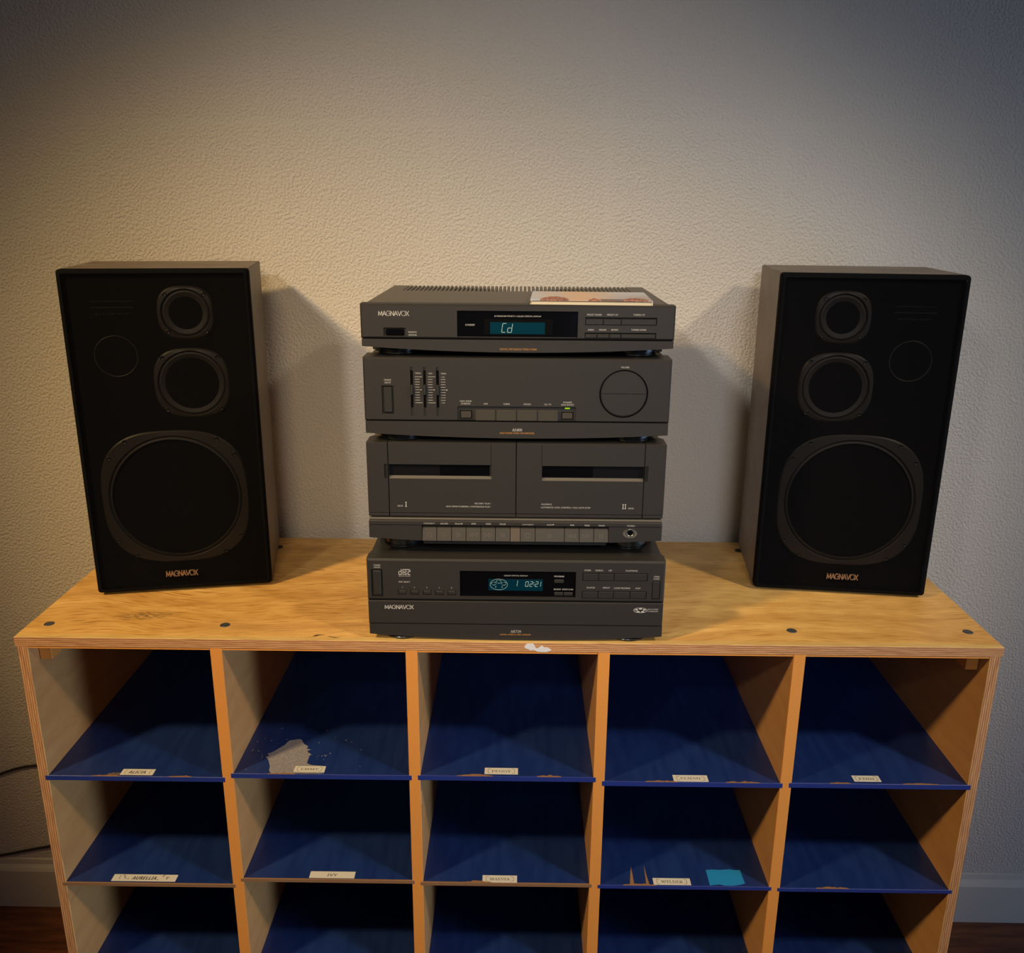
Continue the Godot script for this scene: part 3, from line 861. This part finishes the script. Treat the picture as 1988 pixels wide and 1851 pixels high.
func tuner() -> void:
	var B := 343.2
	var t := thing("tuner", "flat black stereo tuner topping the stack, vent slots on its lid and a teal display", "tuner", Vector3(SX, TOP + B / 1000.0, -0.02))
	chassis(t, 401.6 - B, 353.0 - B, -256.0, 138.5, -42.0, 171.0, -178.0)
	# lid vents at the back: open slots between ribs
	var b := MB.new()
	for k in 54:
		var x := -147.0 + k * 296.0 / 53.0
		b.box(x - 1.7, x + 1.7, 385.4 - B, 402.4 - B, -257, -176, 0.5)
	var v := obj("vent_ribs", b, M.case, t)
	v.set_meta("kind", "stuff")
	obj("lid", bx(-171.4, 171.4, 400.6 - B, 402.4 - B, -176, -20, 0.5), M.case, t)
	for s in [-1, 1]: obj("lid_side", bx(minf(s * 171.4, s * 150), maxf(s * 171.4, s * 150), 400.6 - B, 402.4 - B, -256, -176, 0.5), M.case, t)
	b = MB.new()
	b.front(-175.4, 175.8, 364.6 - B, 402.8 - B, 0, -20, 1.9, [[-67.4, 67.5, 367.0 - B, 396.0 - B, 2.6], [-149.8, -125.0, 367.3 - B, 376.5 - B, 4.0], [75.4, 155.3, 381.2 - B, 389.9 - B, 4.0], [75.4, 155.2, 366.6 - B, 372.9 - B, 4.0]])
	obj("front_panel", b, M.plastic, t)
	b = MB.new()
	b.prism(arc_band(-174.8, 175.2, 363.7 - B, 355.6 - B, 349.6 - B), -34, -1.0)
	obj("lower_panel", b, M.plastic, t)
	var w := obj("display_window", bx(-67.2, 67.3, 364.4 - B, 395.8 - B, -6, -1.6, 0.4), M.gloss, t)
	obj("display_well", bx(-37, 39.4, 369.6 - B, 387.0 - B, -2, -1.5), M.recess_shade, w)
	obj("lcd_screen", bx(-30.5, 30.9, 370.4 - B, 383.5 - B, -2, -1.35), M.lcd, w)
	b = MB.new()
	segments(b, "C", -17.6, 372.3 - B, 4.2, 9.8, 0.62, -1.15)
	segments(b, "d", -11.2, 372.2 - B, 4.6, 9.8, 0.62, -1.15)
	obj("display_digits", b, M.digit, w)
	obj("remote_sensor", bx(-147.6, -127.0, 367.6 - B, 374.6 - B, -5, -1.6, 1.2), M.gloss, t)
	buttons(t, [75.6, 95.6, 115.7, 155.1], 381.5 - B, 387.9 - B, -5, -0.6, M.button)
	buttons(t, [75.6, 89.2, 102.9, 116.0, 155.0], 366.8 - B, 371.4 - B, -5, -0.6, M.button)
	b = MB.new()
	logo(b, -155, -120.6, 392.4 - B, 5.2, 0.6, -0.1, 0.12)
	obj("maker_logo", b, M.print, t)
	written("printed_labels", [["REMOTE", -121.9, -112.6, 371.8, 1.7], ["SENSOR", -121.9, -112.6, 368.6, 1.7], ["PRESET DOWN", 77.4, 93.5, 392.7, 1.9], ["PRESET UP", 99.6, 111.6, 392.8, 1.9], ["TUNING UP", 128.8, 141.4, 393.0, 1.9],
		["BAND", 79.1, 85.4, 376.0, 1.9], ["PROGR", 91.4, 99.3, 376.1, 1.9], ["MONO", 104.9, 112.5, 376.2, 1.9], ["TUNING DOWN", 127.1, 143.6, 376.4, 1.9]], 0.15, M.print, t, B)
	written("printed_labels", [["20 RANDOM PRESETS / LIQUID CRYSTAL DISPLAY", -25.8, 26.5, 390.0, 2.0], ["STANDBY", -58.2, -47.4, 380.2, 1.9]], -1.4, M.print, w, B)
	written("printed_labels", [["DIGITAL SYNTHESIZED STEREO TUNER", -19.4, 22.1, 353.4, 2.0]], -0.85, M.print_gold, t, B)

func amplifier() -> void:
	var B := 244.6
	var t := thing("amplifier", "black hi-fi amplifier with a big round volume control and three slider slots", "amplifier", Vector3(SX, TOP + B / 1000.0, -0.02))
	chassis(t, 342.6 - B, 253.5 - B, -262.0, 136.0, -30.0)
	var b := MB.new()
	var holes := [[-154.2, -140.4, 278.1 - B, 310.8 - B, 4.0], [-68.0, 68.0, 271.6 - B, 287.6 - B, 3.0]]
	for x in [-119.6, -104.9, -90.2]: holes.append([x - 1.6, x + 1.6, 276.0 - B, 332.3 - B, 1.4])
	b.front(-174.8, 175.2, 270.2 - B, 343.0 - B, 0, -36, 1.9, holes)
	obj("front_panel", b, M.plastic, t)
	b = MB.new()
	b.prism(arc_band(-174.2, 174.6, 269.3 - B, 255.2 - B, 250.0 - B), -34, -0.8)
	obj("lower_panel", b, M.plastic, t)
	obj("power_switch", bx(-152.4, -142.6, 279.4 - B, 309.0 - B, -5, -0.4, 1.0), M.button, t)
	for x in [-119.6, -104.9, -90.2]:
		var s := obj("slider_slot", bx(x - 1.5, x + 1.5, 285.6 - B, 328.6 - B, -3, -1.2), M.recess_shade, t)  # near-black inlay, the slot shade is in its colour
		b = bx(x - 1.4, x + 1.4, 300.6 - B, 312.4 - B, -2, 4.0, 0.8)
		obj("slider_knob", b, M.button, s)
	buttons(t, [-47.6, -23.9, 0.0, 24.0, 47.8], 270.8 - B, 283.4 - B, -5, 0.6, M.key, "source_button", 0.3, 0.7)
	obj("push_button", bx(-64.1, -52.2, 273.6 - B, 281.4 - B, -4, -1.0, 0.6), M.key, t)
	obj("push_button", bx(52.3, 64.4, 273.4 - B, 280.5 - B, -4, -1.6, 0.6), M.key, t)
	for q in [[-65.0, -51.3, 272.7 - B, 282.3 - B], [51.4, 65.3, 272.5 - B, 281.4 - B]]: obj("button_gap_shade", bx(q[0], q[1], q[2], q[3], -3.4, -2.8), M.recess_shade, t)  # dark sheets stand in for shade in the gaps round the buttons
	obj("power_led", bx(55.4, 61.1, 284.9 - B, 286.5 - B, -4, -2.2, 0.3), M.led, t)
	# volume rocker: a dark raised ring stands in for the shaded groove round two half discs
	var c := Vector2(121.8, 303.8 - B)
	b = MB.new()
	b.lathe(Vector3(c.x, c.y, 0), [Vector2(27.7, -1), Vector2(27.7, 0.5), Vector2(27.1, 0.9), Vector2(26.6, 0.2), Vector2(25.6, -0.2), Vector2(0, -0.2)], 2, 96)
	var k := obj("volume_ring", b, M.recess_shade, t)
	for s in [1.0, -1.0]:
		var p := PackedVector2Array()
		for i in 41:
			var an: float = lerpf(0.017, PI - 0.017, i / 40.0)
			p.append(c + Vector2(25.2 * cos(an), s * maxf(25.2 * sin(an), 0.3)))
		b = MB.new()
		b.prism(p, -0.3, 1.2)
		obj("volume_half", b, M.plastic, k)
	b = MB.new()
	b.stroke(c + Vector2(-4, 19.0), c + Vector2(0, 22.0), 0.5, 1.1, 1.3); b.stroke(c + Vector2(0, 22.0), c + Vector2(4, 19.0), 0.5, 1.1, 1.3)
	obj("volume_mark", b, M.button, k)
	# slider scales
	b = MB.new()
	for i in 3:
		var x: float = [-115.8, -101.0, -86.4][i]
		for j in 11:
			var y := 321.4 - j * 3.0 - B
			var long := j == 0 or j == 10
			if i == 2 and long: continue
			b.box(x, x + (8.2 if long else 5.2), y - 0.19, y + 0.19, -0.1, 0.12)
		b.box(x + 6.0, x + 7.2, 305.8 - B, 306.9 - B, -0.1, 0.12)
	obj("scale_marks", b, M.print, t)
	written("printed_labels", [["POWER", -150.9, -143.1, 317.4, 1.8], ["ON/OFF", -150.5, -143.4, 314.4, 1.8], ["100Hz", -115.5, -109.1, 325.5, 1.8], ["1kHz", -100.6, -95.9, 325.4, 1.8], ["10kHz", -86.3, -80.1, 325.3, 1.8], ["+10", -86.3, -82.3, 321.1, 1.5], ["-10", -86.6, -82.4, 291.4, 1.5],
		["HIGH SPEED", -64.9, -51.6, 293.7, 1.8], ["DUBBING", -63.5, -53.0, 290.8, 1.8], ["TAPE", -38.0, -33.0, 290.7, 1.8], ["TUNER", -15.3, -7.9, 290.7, 1.8], ["PHONO", 8.1, 16.1, 290.7, 1.8], ["CD / TV", 31.7, 39.5, 290.6, 1.8],
		["DYNAMIC", 53.3, 63.5, 293.3, 1.8], ["BASS BOOST", 51.2, 65.5, 290.5, 1.8], ["VOLUME", 117.5, 126.8, 334.2, 1.9]], 0.15, M.print, t, B)
	written("printed_labels", [["AS400", -4.9, 6.4, 260.2, 3.2]], -0.65, M.print, t, B, serif)
	written("printed_labels", [["HIGH POWER STEREO HIFI AMPLIFIER", -19.0, 20.6, 256.3, 1.9]], -0.65, M.print_gold, t, B)

func cassette_deck() -> void:
	var B := 105.6
	var t := thing("cassette_deck", "black double cassette deck with two tape doors above a row of piano keys", "cassette deck", Vector3(SX, TOP + B / 1000.0, -0.02))
	chassis(t, 243.6 - B, 123.0 - B, -262.0, 139.5, -44.0)
	obj("case_front", bx(-173, 172.6, 126 - B, 243.2 - B, -36, -12), M.recess_shade, t)
	# side columns with the little grooves that carry on from the windows
	for s in [-1, 1]:
		var b := MB.new()
		var x0: float = minf(s * 174.6, s * 150.2)
		var x1: float = maxf(s * 174.6, s * 150.2)
		var g := [-154.6, -150.6, 200.6 - B, 218.0 - B, 3.0] if s < 0 else [150.6, 154.4, 199.4 - B, 217.8 - B, 3.0]
		b.front(x0, x1, 158.0 - B, 244.0 - B, 0, -30, 0.35, [g])
		obj("side_column", b, M.plastic, t)
	for s in [-1, 1]:
		var b := MB.new()
		var win := [-148.9, -28.9, 200.6 - B, 217.9 - B, 5.0] if s < 0 else [30.2, 149.4, 199.4 - B, 217.5 - B, 5.0]
		var seam := [-29.5, -28.9, 217.9 - B, 242.4 - B, 2.5] if s < 0 else [29.6, 30.2, 217.5 - B, 242.4 - B, 2.5]
		b.front(-149.3 if s < 0 else 0.5, -0.4 if s < 0 else 149.3, 158.0 - B, 244.2 - B, 0.2, -30, 0.4, [win, seam])
		var d := obj("cassette_door", b, M.plastic, t)
		# top rounding that catches the light
		var x0 := -148.9 if s < 0 else 0.9
		b = MB.new()
		var gx := -148.7 if s < 0 else 30.6
		var mid := -89.5 if s < 0 else 90.0
		var ex := -31.2 if s < 0 else 149.2
		obj("tape_window", bx(gx, mid, 203.2 - B, 216.4 - B, -5, -3.2), M.tape_glass if s < 0 else M.gloss, d)
		obj("tape_window", bx(mid, ex, 203.2 - B, 216.4 - B, -5, -3.4), M.gloss if s < 0 else M.tape_glass, d)
		# sloping sill below the window
		b = MB.new()
		var a: float = win[0]; var c: float = win[1]
		b.quad(Vector3(a, win[2] + 0.05, 0.1), Vector3(c, win[2] + 0.05, 0.1), Vector3(c, win[2] + 2.8, -3.2), Vector3(a, win[2] + 2.8, -3.2))
		b.quad(Vector3(a, win[2] + 0.05, -5), Vector3(c, win[2] + 0.05, -5), Vector3(c, win[2] + 0.05, 0.1), Vector3(a, win[2] + 0.05, 0.1))
		obj("window_sill", b, M.case, d)
	# strip under the doors, in three pieces
	for q in [[-174.6, -150.4], [-149.4, -0.4], [0.5, 149.3], [150.3, 174.4]]:
		obj("door_strip", bx(q[0], q[1], 153.6 - B, 157.2 - B, -20, -0.4, 0.4), M.plastic, t)
	# the projecting lip that holds the keys
	var b := MB.new()
	b.box(-174.6, 174.0, 142.8 - B, 149.4 - B, -30, 2.6, 1.4)
	b.prism(arc_band(-174.6, 174.0, 144.5 - B, 127.2 - B, 121.0 - B, -174.6, -111.8), -30, 1.6)
	b.prism(arc_band(-174.6, 174.0, 144.5 - B, 126.4 - B, 121.0 - B, 111.0, 174.0), -30, 1.6)
	obj("lower_panel", b, M.plastic, t)
	obj("lip_ledge", bx(-174.4, 173.8, 149.2 - B, 151.6 - B, -20, 0.6, 0.8), M.case, t)
	var ed := [-111.4, -94.0, -76.4, -59.1, -41.5, -24.1, -6.3, 5.6, 23.4, 58.4, 75.9, 93.3, 110.7]
	for i in 12:
		var k := MB.new()
		var a: float = ed[i] + 0.35
		var c: float = ed[i + 1] - 0.35
		k.xf = Transform3D(Basis(Vector3(0, 0, 1), Vector3(0, 1, 0), Vector3(-1, 0, 0)), Vector3(0, 0, 0))
		# side profile (z, y) swept in x
		k.prism(PackedVector2Array([Vector2(-20, 123.6 - B), Vector2(2.8, 123.6 - B), Vector2(3.2, 124.4 - B), Vector2(0.2, 138.2 - B), Vector2(-1.6, 140.0 - B), Vector2(-6.5, 141.4 - B), Vector2(-20, 141.4 - B)]), -c, -a)
		obj("piano_key", k, M.key_brown if i == 6 else M.key, t)
	# symbols pressed into the keys
	b = MB.new()
	var ky := func(i: int) -> float: return (ed[i] + ed[i + 1]) / 2
	b.xf = Transform3D(Basis(Vector3.RIGHT, -0.21), Vector3(0, 131.4 - B, 1.85))
	for i in [0, 7]:
		var x: float = ky.call(i)
		for q in [[-2.6, -2.4, 2.6, -2.4], [2.6, -2.4, 2.6, 2.4], [2.6, 2.4, -2.6, 2.4], [-2.6, 2.4, -2.6, -2.4]]: b.stroke(Vector2(x + q[0], q[1]), Vector2(x + q[2], q[3]), 0.4, -0.3, 0.1)
	for i in 10:
		var x: float = ky.call(1)
		b.stroke(Vector2(x + 2.4 * cos(TAU * i / 10), 2.4 * sin(TAU * i / 10)), Vector2(x + 2.4 * cos(TAU * (i + 1) / 10), 2.4 * sin(TAU * (i + 1) / 10)), 0.4, -0.3, 0.1)
	for q in [[2, 0.0, 1], [8, 0.0, 1], [3, -2.6, -1], [3, 2.6, -1], [4, -2.6, 1], [4, 2.6, 1], [9, -2.6, -1], [9, 2.6, -1], [10, -2.6, 1], [10, 2.6, 1]]:
		var x: float = float(ky.call(q[0])) + q[1]
		var g: float = q[2] * 2.0
		b.stroke(Vector2(x - g, 2.4), Vector2(x + g, 0), 0.4, -0.3, 0.1); b.stroke(Vector2(x + g, 0), Vector2(x - g, -2.4), 0.4, -0.3, 0.1); b.stroke(Vector2(x - g, -2.4), Vector2(x - g, 2.4), 0.4, -0.3, 0.1)
	for i in [5, 11]:
		var x: float = ky.call(i)
		for g in [-1.4, 1.4]: b.stroke(Vector2(x + g, -2.4), Vector2(x + g, 2.4), 0.6, -0.3, 0.1)
	obj("key_symbols", b, M.print_dim, t)
	obj("under_strip", bx(-110.4, 108.4, 118.2 - B, 122.8 - B, -30, -2, 0.5), M.case_dark, t)
	# headphone jack in a shallow oval dish
	b = MB.new()
	b.loops([squircle(Vector2(136.4, 135.2 - B), 8.6, 5.6, 2.0, 1.4, 40), squircle(Vector2(136.4, 135.2 - B), 8.4, 5.4, 2.0, 2.0, 40), squircle(Vector2(136.4, 135.6 - B), 7.6, 4.9, 2.0, 1.7, 40), squircle(Vector2(136.4, 136.2 - B), 4.8, 4.4, 2.0, 1.65, 40)])
	var j := obj("headphone_jack", b, M.case, t)
	b = MB.new()
	b.lathe(Vector3(136.4, 136.2 - B, 0), [Vector2(4.9, 1.5), Vector2(4.8, 2.6), Vector2(4.2, 2.8), Vector2(3.5, 2.2), Vector2(3.3, 1.7)], 2, 32)
	obj("jack_ring", b, M.steel, j)
	b = MB.new()
	b.lathe(Vector3(136.4, 136.2 - B, 0), [Vector2(3.5, 1.75), Vector2(0, 1.75)], 2, 24)
	obj("jack_hole", b, M.recess_shade, j)
	written("printed_labels", [["DECK", -139.9, -133.5, 166.8, 1.9], ["RECORD / PLAY -", -48.5, -28.9, 170.6, 1.8], ["HIGH SPEED DUBBING / CONTINUOUS PLAY -", -82.4, -28.9, 166.6, 1.8],
		["- PLAYBACK", 28.9, 42.8, 170.4, 1.8], ["- AUTOMATIC LEVEL CONTROL / FULL AUTO STOP", 28.6, 88.2, 166.5, 1.8], ["DECK", 133.1, 139.6, 166.3, 1.9]], 0.35, M.print, t, B)
	b = MB.new()
	for x in [-63.6, 45.0]: b.prism(PackedVector2Array([Vector2(x - 0.9, 144.9 - B), Vector2(x + 0.9, 145.75 - B), Vector2(x - 0.9, 146.6 - B)]), 2.4, 2.75)
	obj("play_arrows", b, M.print, t).set_meta("kind", "stuff")
	written("deck_numeral", [["I", -131.0, -128.8, 168.7, 6.0], ["II", 125.8, 130.6, 168.4, 6.0]], 0.35, M.print, t, B, serif)
	written("printed_labels", [["STOP/EJECT", -109.2, -96.0, 145.7, 1.8], ["RECORD", -89.1, -80.2, 145.7, 1.8], ["PLAY", -71.8, -65.2, 145.7, 1.8], ["REW", -52.3, -47.1, 145.9, 1.8], ["WIND", -35.5, -29.4, 145.9, 1.8], ["PAUSE", -18.7, -11.6, 145.8, 1.8],
		["STOP/EJECT", 8.2, 21.6, 145.4, 1.8], ["PLAY", 37.4, 43.4, 145.5, 1.8], ["REW", 65.0, 69.7, 145.4, 1.8], ["WIND", 81.8, 88.1, 145.2, 1.8], ["PAUSE", 98.7, 105.9, 145.2, 1.8], ["PHONES", 132.5, 141.4, 145.2, 1.8]], 2.75, M.print, t, B)

func cd_changer() -> void:
	# measured at the plane z = -8; the front stands at -3, so heights gain 2.5 mm and widths shrink a little
	var t := thing("cd_changer", "wide black disc changer at the foot of the stack, its display counting time", "disc changer", Vector3(SX, TOP, -0.003))
	var u := 2.5
	var k := 0.9955
	obj("case", bx(-175.2, 176.8, 8, 104.6, -300, -24, 1.2), M.case_dark, t)
	obj("cover_step", bx(-176.2, 177.8, 40, 105.1, -28, -8, 0.6), M.case_dark, t)
	var b0: MB
	for s in [-1, 1]:
		b0 = MB.new()
		b0.lathe(Vector3(s * 138.5 + 1, 0, -25.5), [Vector2(0, 0), Vector2(21.5, 0), Vector2(24.3, 1.0), Vector2(24.6, 2.4), Vector2(24.0, 3.4), Vector2(18, 3.5), Vector2(18, 9), Vector2(0, 9)], 1, 56)
		obj("foot", b0, M.foot, t)
		foot(t, s * 138.5 + 1, -250.0, 9.0, 24.0)
	var b := MB.new()
	b.front(-177.0, 178.8, 50.2 + u, 105.6, 0, -20, 2.2, [[-172.0, -158.0, 54.3 + u, 89.8 + u, 4.0], [-66.0, 72.6, 55.6 + u, 89.0 + u, 3.0], [80.2, 158.0, 77.8 + u, 88.0 + u, 4.0], [80.2, 157.6, 54.8 + u, 64.6 + u, 4.0], [163.6, 173.5, 54.6 + u, 77.8 + u, 3.0],
		[-140.3, -129.9, 57.4 + u, 63.6 + u, 3.0], [-125.4, -115.0, 57.4 + u, 63.6 + u, 3.0], [-110.6, -100.2, 57.4 + u, 63.6 + u, 3.0], [-95.8, -85.4, 57.4 + u, 63.6 + u, 3.0], [-81.0, -70.6, 57.4 + u, 63.6 + u, 3.0]])
	obj("front_panel", b, M.plastic, t)
	b = MB.new()
	b.front(-176.6, 178.4, 19.6 + u, 49.2 + u, 0, -20, 0.6)
	obj("tray_front", b, M.plastic, t)
	obj("panel_backing", bx(-175.5, 177.3, 12 + u, 60, -22, -16), M.recess_shade, t)
	b = MB.new()
	b.prism(arc_band(-176.2, 178.6, 18.6 + u, 5.2 + u, 0.9), -30, -0.6)
	obj("lower_panel", b, M.plastic, t)
	obj("power_switch", bx(-170.0, -160.0, 56.3 + u, 88.0 + u, -5, -0.4, 1.0), M.button, t)
	var w := obj("display_window", bx(-65.8, 72.4, 55.8 + u, 88.8 + u, -6, -1.8, 0.4), M.gloss, t)
	obj("lcd_screen", bx(-31.7, 33.2, 63.5 + u, 78.1 + u, -3, -1.55), M.lcd_dim, w)
	b = MB.new()
	for q in [["0", 12.2], ["2", 17.4], ["2", 23.8], ["1", 27.2]]: segments(b, q[0], q[1], 69.1 + u, 3.2, 6.3, 0.5, -1.35)
	segments(b, "1", -0.9, 69.2 + u, 3.2, 7.6, 0.5, -1.35)
	for y in [71.0, 73.6]: b.box(22.2, 22.9, y + u, y + 0.7 + u, -1.6, -1.35)
	# the carousel sign: an oval with five small discs
	for q in [[-19.4, 71.3, 10.4, 7.0, 28], [-19.4, 75.0, 3.0, 2.0, 12], [-25.4, 72.4, 3.0, 1.9, 12], [-13.4, 72.4, 3.0, 1.9, 12]]:
		for i in q[4]:
			if q[4] == 12 and i % 4 == 3: continue
			var a0: float = TAU * i / q[4]
			var a1: float = TAU * (i + 1) / q[4]
			b.stroke(Vector2(q[0] + q[2] * cos(a0), q[1] + u + q[3] * sin(a0)), Vector2(q[0] + q[2] * cos(a1), q[1] + u + q[3] * sin(a1)), 0.28, -1.55, -1.35, 0.1)
	for x in [-23.2, -15.6]: b.stroke(Vector2(x, 67.4 + u), Vector2(x + 0.3, 69.0 + u), 0.5, -1.55, -1.35)
	obj("display_digits", b, M.digit, w)
	for q in [[46.6, 58.4, 73.9, 78.3], [46.8, 58.0, 57.7, 62.0], [58.4, 69.6, 57.7, 62.0]]: obj("window_button", bx(q[0] + 0.2, q[1] - 0.2, q[2] + u, q[3] + u, -3, -0.8, 0.6), M.button, w)
	for i in 5: obj("disc_button", bx(-139.9 + i * 14.82, -130.3 + i * 14.82, 57.8 + u, 63.0 + u, -4, 0.2, 0.9), M.button, t)
	buttons(t, [80.5, 99.3, 117.9, 157.7], 78.1 + u, 86.8 + u, -5, -0.3, M.button)
	buttons(t, [80.5, 99.3, 117.9, 137.6, 157.3], 55.1 + u, 63.6 + u, -5, -0.3, M.button)
	obj("open_button", bx(164.2, 172.9, 55.2 + u, 77.2 + u, -4, -0.2, 0.6), M.button, t)
	b = MB.new()
	logo(b, -156.8, -122.0, 41.2 + u, 5.0, 0.6, -0.1, 0.12)
	obj("maker_logo", b, M.print, t)
	# compact disc mark: outlined letters in a block
	b = MB.new()
	var L := func(x0: float, y0: float, x1: float, y1: float) -> void: b.stroke(Vector2(x0, y0 + u), Vector2(x1, y1 + u), 0.75, -0.1, 0.12)
	L.call(-138.6, 83.4, -138.6, 87.6); L.call(-138.6, 83.4, -135.6, 83.4); L.call(-138.6, 87.6, -135.6, 87.6); L.call(-135.6, 83.4, -135.6, 90.0)
	L.call(-133.6, 83.4, -133.6, 89.6)
	L.call(-131.8, 83.4, -129.4, 83.4); L.call(-129.4, 83.4, -129.4, 85.6); L.call(-129.4, 85.6, -131.8, 85.6); L.call(-131.8, 85.6, -131.8, 87.8); L.call(-131.8, 87.8, -129.4, 87.8)
	L.call(-127.6, 83.4, -125.4, 83.4); L.call(-127.6, 83.4, -127.6, 87.8); L.call(-127.6, 87.8, -125.4, 87.8); L.call(-133.6, 89.9, -125.3, 89.9); L.call(-125.3, 87.0, -125.3, 89.9)
	# oval emblem with small discs
	for q in [[151.2, 40.2, 8.0, 3.1, 28]]:
		for i in q[4]:
			var a0: float = TAU * i / q[4]
			var a1: float = TAU * (i + 1) / q[4]
			b.stroke(Vector2(q[0] + q[2] * cos(a0), q[1] + u + q[3] * sin(a0)), Vector2(q[0] + q[2] * cos(a1), q[1] + u + q[3] * sin(a1)), 0.5, -0.1, 0.12, 0.1)
	for q in [[146.6, 40.8], [151.2, 42.0], [155.8, 40.8], [148.6, 38.4], [154.0, 38.4]]:
		var p := PackedVector2Array()
		for i in 12: p.append(Vector2(q[0] + 1.9 * cos(TAU * i / 12), q[1] + u + 0.75 * sin(TAU * i / 12)))
		b.prism(p, -0.1, 0.12)
	obj("emblem", b, M.print, t)
	written("printed_labels", [["POWER", -168.2, -160.3, 95.2, 1.8], ["ON/OFF", -168.2, -160.3, 92.4, 1.8], ["DIGITAL AUDIO", -138.9, -124.9, 81.6, 1.1], ["DISC SELECT", -138.9, -125.3, 74.1, 1.9], ["1", -135.4, -134.7, 67.0, 1.7], ["2", -121.0, -119.8, 67.0, 1.7], ["3", -106.2, -105.0, 67.0, 1.7], ["4", -91.4, -90.2, 67.0, 1.7], ["5", -76.6, -75.4, 67.0, 1.7],
		["DOWN", 82.5, 89.8, 91.4, 1.9], ["SEARCH", 95.3, 104.3, 91.4, 1.9], ["UP", 111.3, 115.0, 91.4, 1.9], ["PLAY/PAUSE", 131.4, 145.2, 91.3, 1.9], ["SHUFFLE", 85.6, 95.5, 69.1, 1.9], ["REPEAT", 105.1, 113.4, 69.1, 1.9], ["CLEAR PROGRAM", 118.4, 137.4, 68.9, 1.9], ["STOP", 144.1, 149.9, 68.8, 1.9],
		["OPEN", 165.3, 171.6, 84.0, 1.8], ["CLOSE", 164.8, 171.8, 81.2, 1.8]].map(func(l): return [l[0], l[1], l[2], l[3] + u, l[4]]), 0.15, M.print, t)
	written("printed_labels", [["MULTI-DISC", 160.0, 173.0, 41.6 + u, 1.5], ["CHANGER", 160.0, 172.4, 38.9 + u, 1.5]], 0.15, M.print, t, 0.0, null, 0.0, 0.25)
	written("printed_labels", [["LIQUID CRYSTAL DISPLAY", -13.0, 15.1, 82.6 + u, 1.9], ["PROGRAM", 46.7, 58.4, 82.4 + u, 1.9], ["REVIEW", 46.5, 54.9, 65.7 + u, 1.9], ["INTRO SCAN", 56.4, 69.6, 65.7 + u, 1.9]], -1.65, M.print, w)
	written("printed_labels", [["AK729", -4.9, 7.6, 10.1 + u, 3.2]], -0.45, M.print, t, 0.0, serif)
	written("printed_labels", [["DIGITAL COMPACT DISC CHANGER", -17.7, 19.6, 5.9 + u, 1.9]], -0.45, M.print_gold, t)

func sleeve() -> void:
	var t := thing("disc_sleeve", "card disc sleeve with a pale sky and orange rocks lying on the tuner", "disc sleeve", Vector3(SX + 0.0840, TOP + 0.4026, -0.080), deg_to_rad(-2.2))
	obj("back_cover", bx(-68, 68, 0, 1.0, -55, 54), M.card, t)
	obj("tray", bx(-66.2, 67.4, 1.0, 3.6, -54, 53), M.card, t)
	obj("spine", bx(67.2, 68.4, 0.3, 4.4, -55, 54.2), M.card, t)
	obj("booklet_gap_shade", bx(-66, 66.6, 3.6, 4.4, -53, 52.5), M.card_gap_shade, t)  # solid dark strip stands in for the shaded gap between cards
	var b := bx(-68, 68.2, 4.4, 5.3, -55, 54.4)
	face_uv(b, -68, 68, -55, 54.4)
	obj("front_cover", b, M.sleeve, t)

func cords() -> void:
	for q in [[[[-1300, 200], [-1100, 232], [-1000, 254], [-940, 265], [-899, 280.5], [-875, 289.5], [-855, 294.5], [-832, 297.5], [-780, 301], [-700, 304], [-560, 306], [-480, 300]], "brown cord higher up the wall left of the cubby"],
		[[[-1300, 18], [-1150, 60], [-1020, 88], [-926, 106], [-880, 117], [-830, 128.4], [-740, 148], [-640, 166], [-540, 180]], "brown cord near the baseboard left of the cubby"]]:
		var b := MB.new()
		var cv := Curve3D.new()
		for i in q[0].size():
			var p: Array = q[0][i]
			var tan := Vector3(q[0][mini(i + 1, q[0].size() - 1)][0] - q[0][maxi(i - 1, 0)][0], q[0][mini(i + 1, q[0].size() - 1)][1] - q[0][maxi(i - 1, 0)][1], 0) / 6.0
			cv.add_point(Vector3(p[0], p[1], (WALL_Z * 1000.0) + 3.0 + 0.0046 * p[0]), -tan, tan)
		cv.bake_interval = 12.0
		b.tube(cv.get_baked_points(), 2.2, 10)
		var o := obj("power_cord", b, M.cord)
		o.set_meta("label", q[1]); o.set_meta("category", "cord"); o.set_meta("group", "cords along the wall")
